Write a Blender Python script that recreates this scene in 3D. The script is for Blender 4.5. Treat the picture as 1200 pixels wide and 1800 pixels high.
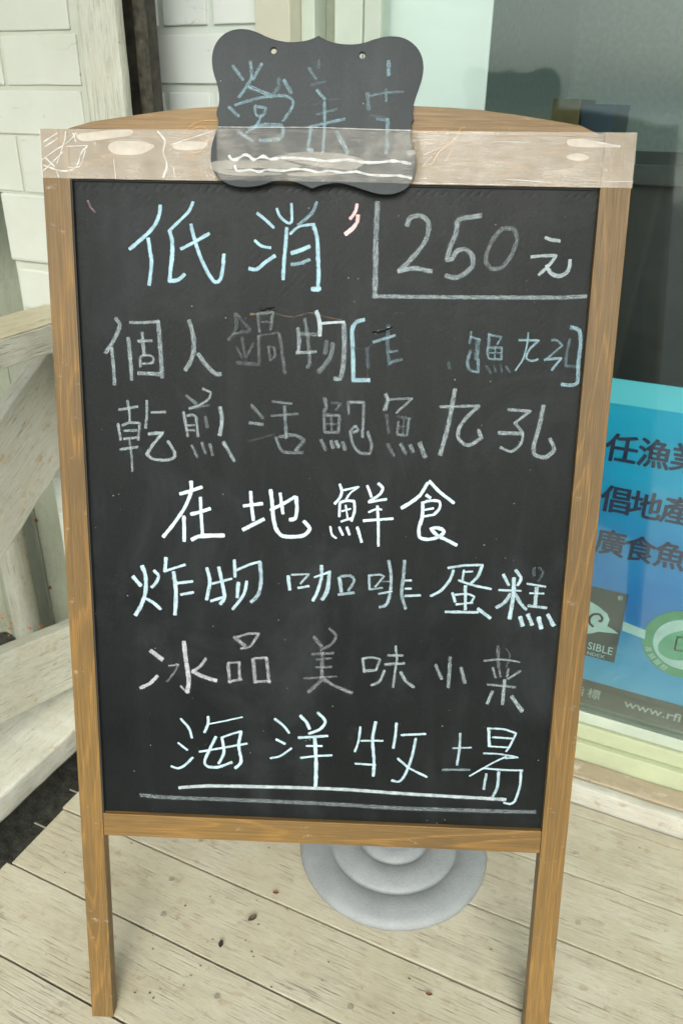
import bpy, bmesh, math, random
from mathutils import Vector, Matrix, noise
random.seed(7)
for o in list(bpy.data.objects): bpy.data.objects.remove(o)
scene = bpy.context.scene
COL = scene.collection
R_ = math.radians
# world frame: X runs along the shop wall, Y into the wall, Z up; metres; deck surface at z = 0

# ---------------------------------------------------------------- camera
cam = bpy.data.cameras.new("camera"); camo = bpy.data.objects.new("camera", cam); COL.objects.link(camo)
Fv = Vector((-0.3702, 0.8090, -0.4565)); Rv = Vector((0.9063, 0.4224, 0.0134)); Dv = Vector((0.2037, -0.4088, -0.8896))
M = Matrix(((Rv.x, -Dv.x, -Fv.x), (Rv.y, -Dv.y, -Fv.y), (Rv.z, -Dv.z, -Fv.z))).to_4x4()
M.translation = Vector((0, 0, 1.0835)); camo.matrix_world = M
cam.sensor_fit = 'HORIZONTAL'; cam.sensor_width = 36; cam.lens = 1400 / 1200 * 36
cam.dof.use_dof = True; cam.dof.focus_distance = 0.93; cam.dof.aperture_fstop = 13
cam.clip_start = 0.02; cam.clip_end = 2000
scene.camera = camo
scene.render.resolution_x = 682; scene.render.resolution_y = 1024

# ---------------------------------------------------------------- sky, sun, exposure
SUN_EL, SUN_AZ = R_(40), R_(155)          # azimuth clockwise from +Y
world = bpy.data.worlds.new("World"); scene.world = world; world.use_nodes = True
wn = world.node_tree; wn.nodes.clear()
sky = wn.nodes.new('ShaderNodeTexSky'); sky.sky_type = 'NISHITA'; sky.sun_disc = False
sky.sun_elevation = SUN_EL; sky.sun_rotation = SUN_AZ; sky.dust_density = 4; sky.air_density = 1.5
hs = wn.nodes.new('ShaderNodeHueSaturation'); hs.inputs['Saturation'].default_value = 0.22
tint = wn.nodes.new('ShaderNodeMix'); tint.data_type = 'RGBA'; tint.blend_type = 'MULTIPLY'
tint.inputs[0].default_value = 1; tint.inputs[7].default_value = (0.95, 1.0, 0.985, 1)
bg = wn.nodes.new('ShaderNodeBackground'); bg.inputs[1].default_value = 0.15
wo = wn.nodes.new('ShaderNodeOutputWorld')
wn.links.new(sky.outputs[0], hs.inputs['Color']); wn.links.new(hs.outputs[0], tint.inputs[6])
wn.links.new(tint.outputs[2], bg.inputs[0]); wn.links.new(bg.outputs[0], wo.inputs[0])
sl = bpy.data.lights.new("sun", 'SUN'); sl.energy = 1.1; sl.angle = R_(32); sl.color = (1.0, 0.98, 0.93)
so = bpy.data.objects.new("sun", sl); COL.objects.link(so)
sd = Vector((math.sin(SUN_AZ) * math.cos(SUN_EL), math.cos(SUN_AZ) * math.cos(SUN_EL), math.sin(SUN_EL)))
so.rotation_euler = (-sd).to_track_quat('-Z', 'Y').to_euler()
so.location = sd * 6
scene.view_settings.view_transform = 'Standard'; scene.view_settings.look = 'None'
scene.view_settings.gamma = 1; scene.view_settings.use_curve_mapping = False
scene.view_settings.exposure = 0.95
scene.cycles.max_bounces = 8; scene.cycles.transparent_max_bounces = 24

# ---------------------------------------------------------------- helpers
def tag(o, label=None, cat=None, group=None, kind=None):
    if label: o['label'] = label
    if cat: o['category'] = cat
    if group: o['group'] = group
    if kind: o['kind'] = kind
    return o

def empty(name, loc=(0, 0, 0), label=None, cat=None, group=None, kind=None, mat=None):
    o = bpy.data.objects.new(name, None); COL.objects.link(o)
    o.empty_display_size = 0.05
    if mat is not None: o.matrix_world = mat
    else: o.location = loc
    o['_l'] = 1; del o['_l']
    return tag(o, label, cat, group, kind)

WM = {}
def wloc(o):
    """offset of an object from the origin of its thing's frame (children store positions in the thing's frame)"""
    v = Vector((0, 0, 0)); 
    while o is not None and o.parent is not None:
        v += o.location; o = o.parent
    if o is not None and not o.get('frame'): v += o.location
    return v

def mesh_obj(name, bm, mat, parent=None, smooth=False, origin=None):
    """bm in world space (or in the frame of a thing flagged 'frame'); origin moved to the middle of the mesh"""
    co = [v.co for v in bm.verts]
    if origin is None:
        lo = Vector([min(c[i] for c in co) for i in range(3)]); hi = Vector([max(c[i] for c in co) for i in range(3)])
        c = (lo + hi) / 2
    else: c = Vector(origin)
    bmesh.ops.translate(bm, verts=bm.verts, vec=-c)
    me = bpy.data.meshes.new(name); bm.to_mesh(me); bm.free()
    o = bpy.data.objects.new(name, me); COL.objects.link(o)
    if mat: me.materials.append(mat)
    if smooth:
        for p in me.polygons: p.use_smooth = True
    if parent is not None:
        o.parent = parent; o.location = c - wloc(parent)
    else: o.location = c
    return o

def bm_box(x0, x1, y0, y1, z0, z1, bevel=0.0015, cuts=0, axis=0, jitter=0.0, seg=2):
    bm = bmesh.new(); bmesh.ops.create_cube(bm, size=1)
    for v in bm.verts:
        v.co = Vector(((x0 + x1) / 2 + v.co.x * (x1 - x0), (y0 + y1) / 2 + v.co.y * (y1 - y0), (z0 + z1) / 2 + v.co.z * (z1 - z0)))
    if cuts:
        es = [e for e in bm.edges if abs((e.verts[0].co - e.verts[1].co)[axis]) > 1e-6]
        bmesh.ops.subdivide_edges(bm, edges=es, cuts=cuts, use_grid_fill=False)
    if bevel > 0:
        es = [e for e in bm.edges if len(e.link_faces) == 2 and e.calc_face_angle(0) > 0.5]
        bmesh.ops.bevel(bm, geom=es, offset=bevel, segments=seg, affect='EDGES', profile=0.6)
    if jitter:
        s = random.random() * 50
        for v in bm.verts:
            n = noise.noise_vector(Vector((v.co.x * 22 + s, v.co.y * 22, v.co.z * 22)))
            n2 = noise.noise_vector(Vector((v.co.x * 90 + s, v.co.y * 90, v.co.z * 90)))
            v.co += (n + n2 * 0.5) * jitter
    return bm

def box(name, d, mat, parent, **k):
    return mesh_obj(name, bm_box(*d, **k), mat, parent)

def bm_prism(pts, axis, a0, a1, bevel=0.001):
    """polygon (two free coordinates) extruded along axis from a0 to a1"""
    bm = bmesh.new()
    def P(p, a):
        return {0: Vector((a, p[0], p[1])), 1: Vector((p[0], a, p[1])), 2: Vector((p[0], p[1], a))}[axis]
    f = bm.faces.new([bm.verts.new(P(p, a0)) for p in pts])
    r = bmesh.ops.extrude_face_region(bm, geom=[f])
    bmesh.ops.translate(bm, verts=[g for g in r['geom'] if isinstance(g, bmesh.types.BMVert)], vec=P((0, 0), a1 - a0) - P((0, 0), 0))
    bmesh.ops.recalc_face_normals(bm, faces=bm.faces)
    if bevel:
        es = [e for e in bm.edges if e.calc_face_angle(0) > 0.6]
        bmesh.ops.bevel(bm, geom=es, offset=bevel, segments=2, affect='EDGES', profile=0.6)
    return bm

def smooth_path(pts, step):
    if len(pts) > 2:
        out = []
        P = [pts[0]] + list(pts) + [pts[-1]]
        for i in range(1, len(P) - 2):
            p0, p1, p2, p3 = map(Vector, P[i - 1:i + 3])
            # keep hard corners hard
            n = max(2, int((p2 - p1).length / step))
            for k in range(n):
                t = k / n
                m1 = (p2 - p0) * 0.42; m2 = (p3 - p1) * 0.42
                a = (p1 - p0).normalized() if (p1 - p0).length else None
                bdir = (p2 - p1).normalized() if (p2 - p1).length else None
                if a is not None and a.dot(bdir) < 0.15: m1 = (p2 - p1) * 0.3
                c = (p3 - p2).normalized() if (p3 - p2).length else None
                if c is not None and c.dot(bdir) < 0.15: m2 = (p2 - p1) * 0.3
                h = (2*t**3 - 3*t**2 + 1) * p1 + (t**3 - 2*t**2 + t) * m1 + (-2*t**3 + 3*t**2) * p2 + (t**3 - t**2) * m2
                out.append(h)
        out.append(Vector(P[-2]))
        return out
    a, b = Vector(pts[0]), Vector(pts[1]); n = max(3, int((b - a).length / step))
    return [a.lerp(b, k / n) for k in range(n + 1)]

def bm_ribbons(strokes, y, dy=0.00002, step=0.0025, wob=0.1, halo=0.0):
    """strokes: (width 0.1mm, opacity, [(x, z) in 0.1 mm]) laid in an XZ plane at depth y, each a hair above the last"""
    bm = bmesh.new(); uvl = bm.loops.layers.uv.new("UVMap"); cl = bm.verts.layers.float_color.new("op")
    yy = y
    todo = []
    for w, op, pts in strokes:
        if halo: todo.append((w * 2.3, op * halo, [(a, b - w * 0.25) for a, b in pts], 1))
    for w, op, pts in strokes: todo.append((w, op, pts, 0))
    for w, op, pts, soft in todo:
        w = w * 1e-4 / 2
        path = smooth_path([(a * 1e-4, b * 1e-4) for a, b in pts], step)
        # round ends: extend half a width
        d0 = (path[0] - path[1]).normalized(); d1 = (path[-1] - path[-2]).normalized()
        path = [path[0] + d0 * w * 0.4] + path + [path[-1] + d1 * w * 0.4]
        s = random.random() * 90; L = 0; rows = []
        for i, p in enumerate(path):
            a = path[max(0, i - 1)]; b = path[min(len(path) - 1, i + 1)]
            t = (b - a).normalized() if (b - a).length > 1e-9 else Vector((1, 0)); n = Vector((-t.y, t.x))
            if i: L += (p - path[i - 1]).length
            k = 1 + wob * noise.noise(Vector((L * 160, s, 0))) * 2
            if i in (0, len(path) - 1): k *= 0.8
            r = []
            for q in (-1, 0, 1):
                v = bm.verts.new((p.x + n.x * w * k * q, yy, p.y + n.y * w * k * q)); v[cl] = (op, soft, s / 90, 1); r.append(v)
            rows.append((r, L))
        for (r0, l0), (r1, l1) in zip(rows, rows[1:]):
            for q in (0, 1):
                f = bm.faces.new((r0[q], r0[q + 1], r1[q + 1], r1[q]))
                for lp, uv in zip(f.loops, ((l0, q / 2), (l0, (q + 1) / 2), (l1, (q + 1) / 2), (l1, q / 2))):
                    lp[uvl].uv = (uv[0] * 100 + s, uv[1])
        yy -= dy
    for f in bm.faces:
        f.normal_update()
        if f.normal.y > 0: f.normal_flip()
    return bm

# ---------------------------------------------------------------- materials
class G:
    def __init__(s, name):
        s.m = bpy.data.materials.new(name); s.m.use_nodes = True; s.t = s.m.node_tree; s.t.nodes.clear()
        s.out = s.n('ShaderNodeOutputMaterial')
    def n(s, typ, ins=None, **props):
        nd = s.t.nodes.new(typ)
        for k, v in props.items(): setattr(nd, k, v)
        for k, v in (ins or {}).items(): s.set(nd, k, v)
        return nd
    def set(s, nd, k, v):
        i = nd.inputs[k]
        if hasattr(v, 'default_value') or isinstance(v, bpy.types.NodeSocket): s.t.links.new(v, i)
        elif isinstance(v, (int, float)) and i.type in ('RGBA',): i.default_value = (v, v, v, 1)
        elif isinstance(v, tuple) and i.type == 'RGBA' and len(v) == 3: i.default_value = (*v, 1)
        else: i.default_value = v
    def coord(s, scale=(1, 1, 1), rnd=True, kind='Object'):
        c = s.n('ShaderNodeTexCoord').outputs[kind]
        if rnd:
            oi = s.n('ShaderNodeObjectInfo').outputs['Random']
            off = s.n('ShaderNodeVectorMath', {0: (13.7, 7.3, 29.1)}, operation='SCALE'); s.set(off, 'Scale', oi)
            c = s.n('ShaderNodeVectorMath', {0: c, 1: off.outputs[0]}, operation='ADD').outputs[0]
        return s.n('ShaderNodeVectorMath', {0: c, 1: scale}, operation='MULTIPLY').outputs[0]
    def noise(s, v, scale=1, detail=4, rough=0.55, dist=0.0):
        return s.n('ShaderNodeTexNoise', {'Vector': v, 'Scale': scale, 'Detail': detail, 'Roughness': rough, 'Distortion': dist}).outputs['Fac']
    def ramp(s, f, stops, mode='LINEAR'):
        r = s.n('ShaderNodeValToRGB', {'Fac': f}); r.color_ramp.interpolation = mode
        e = r.color_ramp.elements
        while len(e) < len(stops): e.new(0.5)
        for el, (p, c) in zip(e, stops):
            el.position = p; el.color = (*((c, c, c) if isinstance(c, (int, float)) else c), 1)
        return r.outputs['Color']
    def rng(s, f, a, b, c=0.0, d=1.0):
        return s.n('ShaderNodeMapRange', {'Value': f, 'From Min': a, 'From Max': b, 'To Min': c, 'To Max': d}).outputs[0]
    def mix(s, f, a, b, mode='MIX'):
        m = s.n('ShaderNodeMix', data_type='RGBA', blend_type=mode)
        s.set(m, 0, f); s.set(m, 6, a); s.set(m, 7, b); return m.outputs[2]
    def math(s, op, a, b=0.0, c=None):
        m = s.n('ShaderNodeMath', {0: a, 1: b}, operation=op)
        if c is not None: s.set(m, 2, c)
        return m.outputs[0]
    def bump(s, h, strength=0.5, dist=0.001, normal=None):
        b = s.n('ShaderNodeBump', {'Height': h, 'Strength': strength, 'Distance': dist})
        if normal is not None: s.set(b, 'Normal', normal)
        return b.outputs[0]
    def pbr(s, col, rough=0.6, normal=None, spec=0.5, metal=0.0, alpha=None, extra=None):
        p = s.n('ShaderNodeBsdfPrincipled', {'Base Color': col, 'Roughness': rough, 'Specular IOR Level': spec, 'Metallic': metal})
        if normal is not None: s.set(p, 'Normal', normal)
        if alpha is not None: s.set(p, 'Alpha', alpha)
        for k, v in (extra or {}).items(): s.set(p, k, v)
        s.t.links.new(p.outputs[0], s.out.inputs[0]); return s.m

def sc(axis, along, across):
    return tuple(along if i == axis else across for i in range(3))

def painted_wood(name, axis, base=(0.60, 0.575, 0.47), under=(0.30, 0.25, 0.17), crack=0.5, stain=0.5, peel=0.5, green=0.0):
    g = G(name)
    c = g.coord()
    fine = g.noise(g.coord(sc(axis, 9, 480)), 1, 6, 0.7)
    mid = g.noise(g.coord(sc(axis, 3.0, 90)), 1, 5, 0.6, 0.4)
    big = g.noise(c, 7, 5, 0.6)
    blotch = g.noise(c, 38, 6, 0.62)
    col = g.mix(g.rng(big, 0.35, 0.7, 0, stain), base, tuple(b * f for b, f in zip(base, (0.78, 0.74, 0.62))))
    col = g.mix(g.rng(mid, 0.48, 0.70, 0, 0.55 * stain), col, tuple(b * 0.62 + u * 0.25 for b, u in zip(base, under)))
    if green: col = g.mix(g.rng(g.noise(c, 4, 4, 0.7), 0.45, 0.75, 0, green), col, (0.30, 0.34, 0.22))
    thin = g.noise(g.coord(sc(axis, 40, 900)), 1, 4, 0.7)
    col = g.mix(g.rng(thin, 0.48, 0.66, 0, 0.60), col, tuple(b * 0.55 for b in base))
    scuff = g.noise(g.coord(sc(axis, 9, 30)), 1, 7, 0.7)
    col = g.mix(g.rng(scuff, 0.52, 0.66, 0, 0.5 * stain), col, tuple(b * f for b, f in zip(base, (0.70, 0.66, 0.55))))
    # paint worn through, in grain-shaped flakes
    worn = g.math('MULTIPLY', g.rng(blotch, 0.56, 0.66), g.rng(mid, 0.42, 0.6))
    col = g.mix(g.math('MULTIPLY', worn, peel), col, under)
    # hairline checks along the grain
    ck = g.rng(fine, 0.57, 0.66)
    ck = g.math('MULTIPLY', ck, g.rng(g.noise(c, 26, 4, 0.6), 0.42, 0.56))
    col = g.mix(g.math('MULTIPLY', ck, crack), col, (0.075, 0.06, 0.035))
    long_ = g.noise(g.coord(sc(axis, 2.2, 160)), 1, 2, 0.4)
    lk = g.ramp(long_, [(0.0, 0), (0.488, 0), (0.5, 1), (0.512, 0), (1, 0)])
    lk = g.math('MULTIPLY', lk, g.rng(g.noise(c, 9, 2), 0.5, 0.62))
    col = g.mix(g.math('MULTIPLY', lk, crack), col, (0.05, 0.04, 0.025))
    hair = g.noise(g.coord(sc(axis, 5, 330)), 1, 3, 0.5)
    hk = g.ramp(hair, [(0.0, 0), (0.482, 0), (0.5, 1), (0.518, 0), (1, 0)])
    hk = g.math('MULTIPLY', hk, g.rng(g.noise(c, 13, 3, 0.6), 0.46, 0.62))
    col = g.mix(g.math('MULTIPLY', hk, 0.8 * crack), col, tuple(u * 0.55 for u in under))
    tan = g.math('MULTIPLY', g.rng(g.noise(c, 11, 7, 0.72), 0.54, 0.62), 0.42 * peel)
    col = g.mix(tan, col, tuple(0.5 * b + 0.55 * u for b, u in zip(base, under)))
    grit = g.rng(g.noise(c, 420, 2, 0.6), 0.66, 0.72)
    col = g.mix(g.math('MULTIPLY', grit, 0.45 * stain), col, tuple(u * 0.4 for u in under))
    # specks and dirt
    vo = g.n('ShaderNodeTexVoronoi', {'Vector': c, 'Scale': 70.0, 'Randomness': 1.0})
    sp = g.math('MULTIPLY', g.rng(vo.outputs['Distance'], 0.16, 0.09), g.rng(g.noise(c, 15, 4), 0.58, 0.66))
    col = g.mix(g.math('MULTIPLY', sp, 0.75 * stain), col, (0.06, 0.045, 0.03))
    h = g.math('SUBTRACT', g.math('MULTIPLY', mid, 0.5), g.math('ADD', g.math('MULTIPLY', ck, 0.9), g.math('ADD', lk, g.math('MULTIPLY', worn, 0.4))))
    return g.pbr(col, g.rng(worn, 0, 1, 0.5, 0.8), g.bump(h, 0.7, 0.0009), 0.35)

def stained_pine(name, axis, flip=1.0, ring=1.0, dark=1.0):
    g = G(name)
    w = g.coord(sc(axis, 2.6, 17))
    n1 = g.noise(w, 1, 1.5, 0.4, 0.5)
    bands = g.math('FRACT', g.math('MULTIPLY', n1, 11.0))
    bands = g.math('ADD', bands, g.rng(g.noise(g.coord(sc(axis, 20, 300)), 1, 3), 0.3, 0.7, -0.06, 0.06))
    line = g.ramp(bands, [(0.0, 0.0), (0.60, 0.10), (0.84, 1.0), (0.90, 0.3), (1.0, 0.0)])
    fine = g.noise(g.coord(sc(axis, 9, 620)), 1, 5, 0.7)
    big = g.noise(g.coord(sc(axis, 3, 9)), 1, 4, 0.6)
    a = tuple(v * dark for v in (0.172, 0.100, 0.031)); b = tuple(v * dark for v in (0.28, 0.145, 0.036)); d = tuple(v * dark for v in (0.100, 0.060, 0.023))
    col = g.mix(g.rng(big, 0.35, 0.68), a, d)
    col = g.mix(g.math('MULTIPLY', line, 0.75 * ring), col, b)
    vf = g.noise(g.coord(sc(axis, 30, 1500)), 1, 3, 0.6)
    col = g.mix(g.rng(fine, 0.40, 0.64, 0, 0.75), col, tuple(v * 0.50 for v in a))
    col = g.mix(g.rng(vf, 0.50, 0.66, 0, 0.30), col, tuple(v * 1.5 for v in a))
    scf = g.noise(g.coord((35, 35, 60)), 1, 6, 0.75)
    sm = g.math('MULTIPLY', g.rng(scf, 0.62, 0.72), 0.35)
    col = g.mix(sm, col, (0.50, 0.45, 0.38))
    return g.pbr(col, g.rng(fine, 0.3, 0.7, 0.34, 0.5), g.bump(g.math('ADD', fine, g.math('MULTIPLY', line, 0.3)), 0.35, 0.0004), 0.33)

def white_paint(name, base=(0.66, 0.68, 0.62), bump=0.5, grime=0.5):
    g = G(name); c = g.coord()
    a = g.noise(c, 12, 5, 0.6); b = g.noise(c, 120, 5, 0.6); lump = g.noise(c, 34, 3, 0.5)
    col = g.mix(g.rng(a, 0.4, 0.72, 0, grime), base, tuple(v * f for v, f in zip(base, (0.80, 0.80, 0.72))))
    cr = g.ramp(g.noise(g.coord((7, 7, 16)), 1, 4, 0.5), [(0.0, 0), (0.497, 0), (0.5, 1), (0.503, 0), (1, 0)])
    cr = g.math('MULTIPLY', cr, g.rng(a, 0.5, 0.6))
    col = g.mix(g.math('MULTIPLY', cr, 0.35), col, (0.2, 0.18, 0.13))
    vo = g.n('ShaderNodeTexVoronoi', {'Vector': c, 'Scale': 45.0})
    sp = g.math('MULTIPLY', g.rng(vo.outputs['Distance'], 0.13, 0.07), g.rng(g.noise(c, 21, 2), 0.58, 0.64))
    col = g.mix(g.math('MULTIPLY', sp, 0.6), col, (0.16, 0.13, 0.09))
    h = g.math('ADD', g.math('MULTIPLY', lump, 1.2), g.math('SUBTRACT', g.math('MULTIPLY', b, 0.35), g.math('MULTIPLY', cr, 0.4)))
    return g.pbr(col, 0.5, g.bump(h, bump, 0.0016), 0.4)

def plain(name, col, rough=0.5, metal=0.0, nscale=40, var=0.15, bump=0.15, spec=0.5, dist=0.001):
    g = G(name); c = g.coord(); n = g.noise(c, nscale, 5, 0.6)
    cc = g.mix(g.rng(n, 0.3, 0.7), tuple(v * (1 - var) for v in col), tuple(min(1, v * (1 + var)) for v in col))
    return g.pbr(cc, rough, g.bump(n, bump, dist), spec, metal)

def board_black(name, base=(0.0075, 0.0095, 0.0098), light=(0.0125, 0.0150, 0.0152), rough=0.36, spec=0.34):
    g = G(name); c = g.coord(rnd=False)
    a = g.noise(c, 9, 6, 0.65); gr = g.noise(c, 420, 4, 0.75); cl_ = g.noise(c, 5, 5, 0.7, 0.8); sm = g.noise(g.coord((26, 26, 5), rnd=False), 1, 5, 0.6)
    col = g.mix(g.rng(a, 0.35, 0.7), base, light)
    col = g.mix(g.rng(sm, 0.5, 0.75, 0, 0.12), col, (0.10, 0.115, 0.115))
    col = g.mix(g.rng(gr, 0.52, 0.74, 0, 0.16), col, (0.12, 0.125, 0.12))
    col = g.mix(g.rng(cl_, 0.50, 0.78, 0, 0.34), col, (0.085, 0.10, 0.10))
    vo = g.n('ShaderNodeTexVoronoi', {'Vector': c, 'Scale': 85.0})
    sp = g.math('MULTIPLY', g.rng(vo.outputs['Distance'], 0.075, 0.04), g.rng(g.noise(c, 31, 3), 0.55, 0.6))
    col = g.mix(g.math('MULTIPLY', sp, 0.8), col, (0.5, 0.5, 0.47))
    return g.pbr(col, g.rng(a, 0.3, 0.7, rough, rough + 0.12), g.bump(g.math('ADD', gr, g.math('MULTIPLY', a, 2)), 0.22, 0.0003), spec)

def chalk(name, col, wet=0.0):
    g = G(name)
    at = g.n('ShaderNodeVertexColor', layer_name='op'); sep = g.n('ShaderNodeSeparateColor', {'Color': at.outputs[0]})
    op, soft = sep.outputs[0], sep.outputs[1]
    uv = g.n('ShaderNodeUVMap', uv_map='UVMap').outputs[0]
    sx = g.n('ShaderNodeSeparateXYZ', {'Vector': uv})
    dv = g.math('ABSOLUTE', g.math('SUBTRACT', sx.outputs[1], 0.5))            # 0 centre .. 0.5 edge
    ge = g.noise(g.coord(rnd=False), 700, 3, 0.7)
    dv = g.math('ADD', dv, g.rng(ge, 0.3, 0.7, -0.14, 0.14))
    edge = g.rng(dv, 0.47, 0.33)
    softe = g.math('POWER', g.rng(dv, 0.46, 0.0), 1.6)
    edge = g.mix(soft, edge, softe)
    streak = g.noise(g.n('ShaderNodeVectorMath', {0: uv, 1: (1.3, 11, 1)}, operation='MULTIPLY').outputs[0], 1, 3, 0.6)
    grain = g.noise(g.coord(rnd=False), 820, 3, 0.8)
    big = g.noise(g.coord(rnd=False), 90, 3, 0.6)
    cov = g.math('ADD', g.math('MULTIPLY', streak, 0.62), g.math('MULTIPLY', grain, 0.42))
    lo = g.rng(op, 0, 1, 0.62, 0.22)
    cov2 = g.n('ShaderNodeMapRange', {'Value': cov, 'From Min': lo, 'From Max': g.math('ADD', lo, 0.22), 'To Min': 0.05, 'To Max': 1.08}).outputs[0]
    al = g.math('MULTIPLY', g.math('MULTIPLY', op, cov2), edge)
    al = g.math('MULTIPLY', al, g.rng(big, 0.3, 0.6, 0.62, 1.0))
    return g.pbr(col, 0.9, None, 0.1, 0, al)

def tape_mat(name, white=0.29, rough=0.15, bubble=False):
    g = G(name); c = g.coord(rnd=False)
    wr = g.noise(g.coord((18, 18, 90), rnd=False), 1, 5, 0.6, 0.6); fine = g.noise(g.coord((60, 60, 900), rnd=False), 1, 4, 0.6)
    bl = g.noise(c, 23, 4, 0.6)
    al = g.math('ADD', g.math('ADD', white, g.rng(bl, 0.4, 0.65, -0.05, 0.07)), g.rng(fine, 0.45, 0.7, -0.03, 0.06))
    if bubble: al = g.math('ADD', white, g.rng(bl, 0.4, 0.6, -0.05, 0.1))
    fl = g.math('MULTIPLY', g.rng(g.noise(c, 420, 4, 0.7), 0.60, 0.68), g.rng(g.noise(c, 30, 3, 0.6), 0.5, 0.6))
    if not bubble: al = g.math('ADD', al, g.math('MULTIPLY', fl, 0.22))
    return g.pbr((0.80, 0.72, 0.61), rough, g.bump(g.math('ADD', wr, g.math('MULTIPLY', fine, 0.2)), 0.35, 0.0008), 0.5, 0, al)

M_ = {}
M_['deck'] = painted_wood('weathered_deck_paint', 0, base=(0.455, 0.42, 0.325), under=(0.30, 0.235, 0.145), crack=0.6, stain=0.7, peel=0.75)
M_['wood_y'] = painted_wood('weathered_rail_paint', 1, base=(0.58, 0.57, 0.49), under=(0.38, 0.30, 0.19), crack=0.5, stain=0.6, peel=0.8, green=0.08)
M_['wood_worn'] = painted_wood('worn_top_paint', 1, base=(0.58, 0.52, 0.37), under=(0.40, 0.33, 0.20), crack=0.4, stain=0.5, peel=0.9)
M_['wood_x'] = painted_wood('threshold_paint', 0, base=(0.47, 0.455, 0.39), under=(0.30, 0.24, 0.16), crack=0.6, stain=0.45, peel=0.9)
M_['wood_z'] = painted_wood('post_paint', 2, base=(0.58, 0.58, 0.49), under=(0.34, 0.31, 0.22), crack=0.4, stain=0.4, peel=0.45)
M_['siding'] = painted_wood('siding_paint', 2, base=(0.27, 0.285, 0.215), under=(0.19, 0.19, 0.13), crack=0.25, stain=0.45, peel=0.25, green=0.35)
M_['brick'] = white_paint('painted_brick', (0.55, 0.56, 0.49), 0.45, 0.35)
M_['brick2'] = white_paint('painted_brick_clean', (0.84, 0.88, 0.83), 0.2, 0.15)
M_['mortar'] = white_paint('painted_mortar', (0.50, 0.51, 0.43), 0.7, 0.5)
M_['mortar2'] = white_paint('painted_mortar_clean', (0.70, 0.75, 0.68), 0.4, 0.3)
M_['gap_dark'] = plain('dark_gap_backing', (0.055, 0.048, 0.036), 0.7, nscale=60, var=0.5, bump=0.6)
M_['pine_z'] = stained_pine('stained_pine_upright', 2, ring=0.9)
M_['pine_x'] = stained_pine('stained_pine_rail', 0, ring=0.9)
M_['pine_plain'] = stained_pine('stained_pine_crest', 0, ring=0.15, dark=1.5)
M_['black'] = board_black('chalkboard_black')
M_['slate'] = board_black('placard_slate', (0.018, 0.023, 0.025), (0.030, 0.036, 0.038), 0.4, 0.24)
M_['edge'] = plain('board_edge_black', (0.012, 0.012, 0.011), 0.7)
M_['tape'] = tape_mat('clear_packing_tape'); M_['bubble'] = tape_mat('tape_air_bubble', 0.40, 0.3, True)
M_['tape_thin'] = tape_mat('clear_tape_on_slate', 0.13); M_['bubble2'] = tape_mat('tape_lifted', 0.22, 0.35, True)
CH = {'blue': chalk('chalk_pale_blue', (0.37, 0.55, 0.62)), 'bright': chalk('chalk_bright', (0.54, 0.66, 0.71)),
      'mid': chalk('chalk_pale', (0.44, 0.57, 0.62)), 'white': chalk('chalk_greyed', (0.46, 0.53, 0.55)), 'warm': chalk('chalk_warm_white', (0.56, 0.58, 0.60)),
      'pink': chalk('chalk_pink', (0.85, 0.56, 0.56)), 'residue': chalk('tape_adhesive_white', (0.80, 0.80, 0.78)),
      'swirl': chalk('scroll_carving_light', (0.62, 0.36, 0.14)), 'tear': chalk('torn_edge', (0.25, 0.17, 0.10))}
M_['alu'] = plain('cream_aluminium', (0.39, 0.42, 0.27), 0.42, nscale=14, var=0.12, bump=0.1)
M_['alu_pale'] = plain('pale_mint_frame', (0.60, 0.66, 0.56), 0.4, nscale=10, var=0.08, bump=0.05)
M_['cream'] = plain('cream_jamb', (0.62, 0.60, 0.47), 0.5, nscale=10, var=0.08, bump=0.1)
M_['seal'] = plain('window_seal', (0.12, 0.15, 0.12), 0.6)
M_['blind'] = plain('mint_white_blind', (0.86, 0.90, 0.88), 0.75, nscale=5, var=0.03)
M_['soil'] = plain('damp_dark_soil', (0.032, 0.032, 0.022), 0.9, nscale=55, var=0.7, bump=1.0, dist=0.01)
M_['room'] = plain('pale_room_wall', (0.42, 0.52, 0.50), 0.8)
M_['steel'] = plain('nail_steel', (0.45, 0.43, 0.38), 0.4, metal=0.8)
M_['rust'] = plain('rusty_nail', (0.16, 0.045, 0.012), 0.85, nscale=300, var=0.5)

def glass():
    g = G('window_glass')
    fr = g.n('ShaderNodeFresnel', {'IOR': 1.56}).outputs[0]
    c = g.coord(rnd=False)
    nb = g.bump(g.noise(c, 1.3, 1, 0.4), 0.08, 0.02)
    tr = g.n('ShaderNodeBsdfTransparent', {'Color': (0.96, 0.99, 0.975)}); gl = g.n('ShaderNodeBsdfGlossy', {'Color': (0.95, 1.0, 0.98), 'Roughness': 0.055, 'Normal': nb})
    df = g.n('ShaderNodeBsdfDiffuse', {'Color': (0.5, 0.55, 0.48)})
    mx = g.n('ShaderNodeMixShader', {0: fr, 1: tr.outputs[0], 2: gl.outputs[0]})
    dirt = g.rng(g.noise(g.coord((3, 3, 9), rnd=False), 2, 6, 0.7), 0.4, 0.8, 0.004, 0.03)
    m2 = g.n('ShaderNodeMixShader', {0: dirt, 1: mx.outputs[0], 2: df.outputs[0]})
    g.t.links.new(m2.outputs[0], g.out.inputs[0]); return g.m
M_['glass'] = glass()

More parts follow.
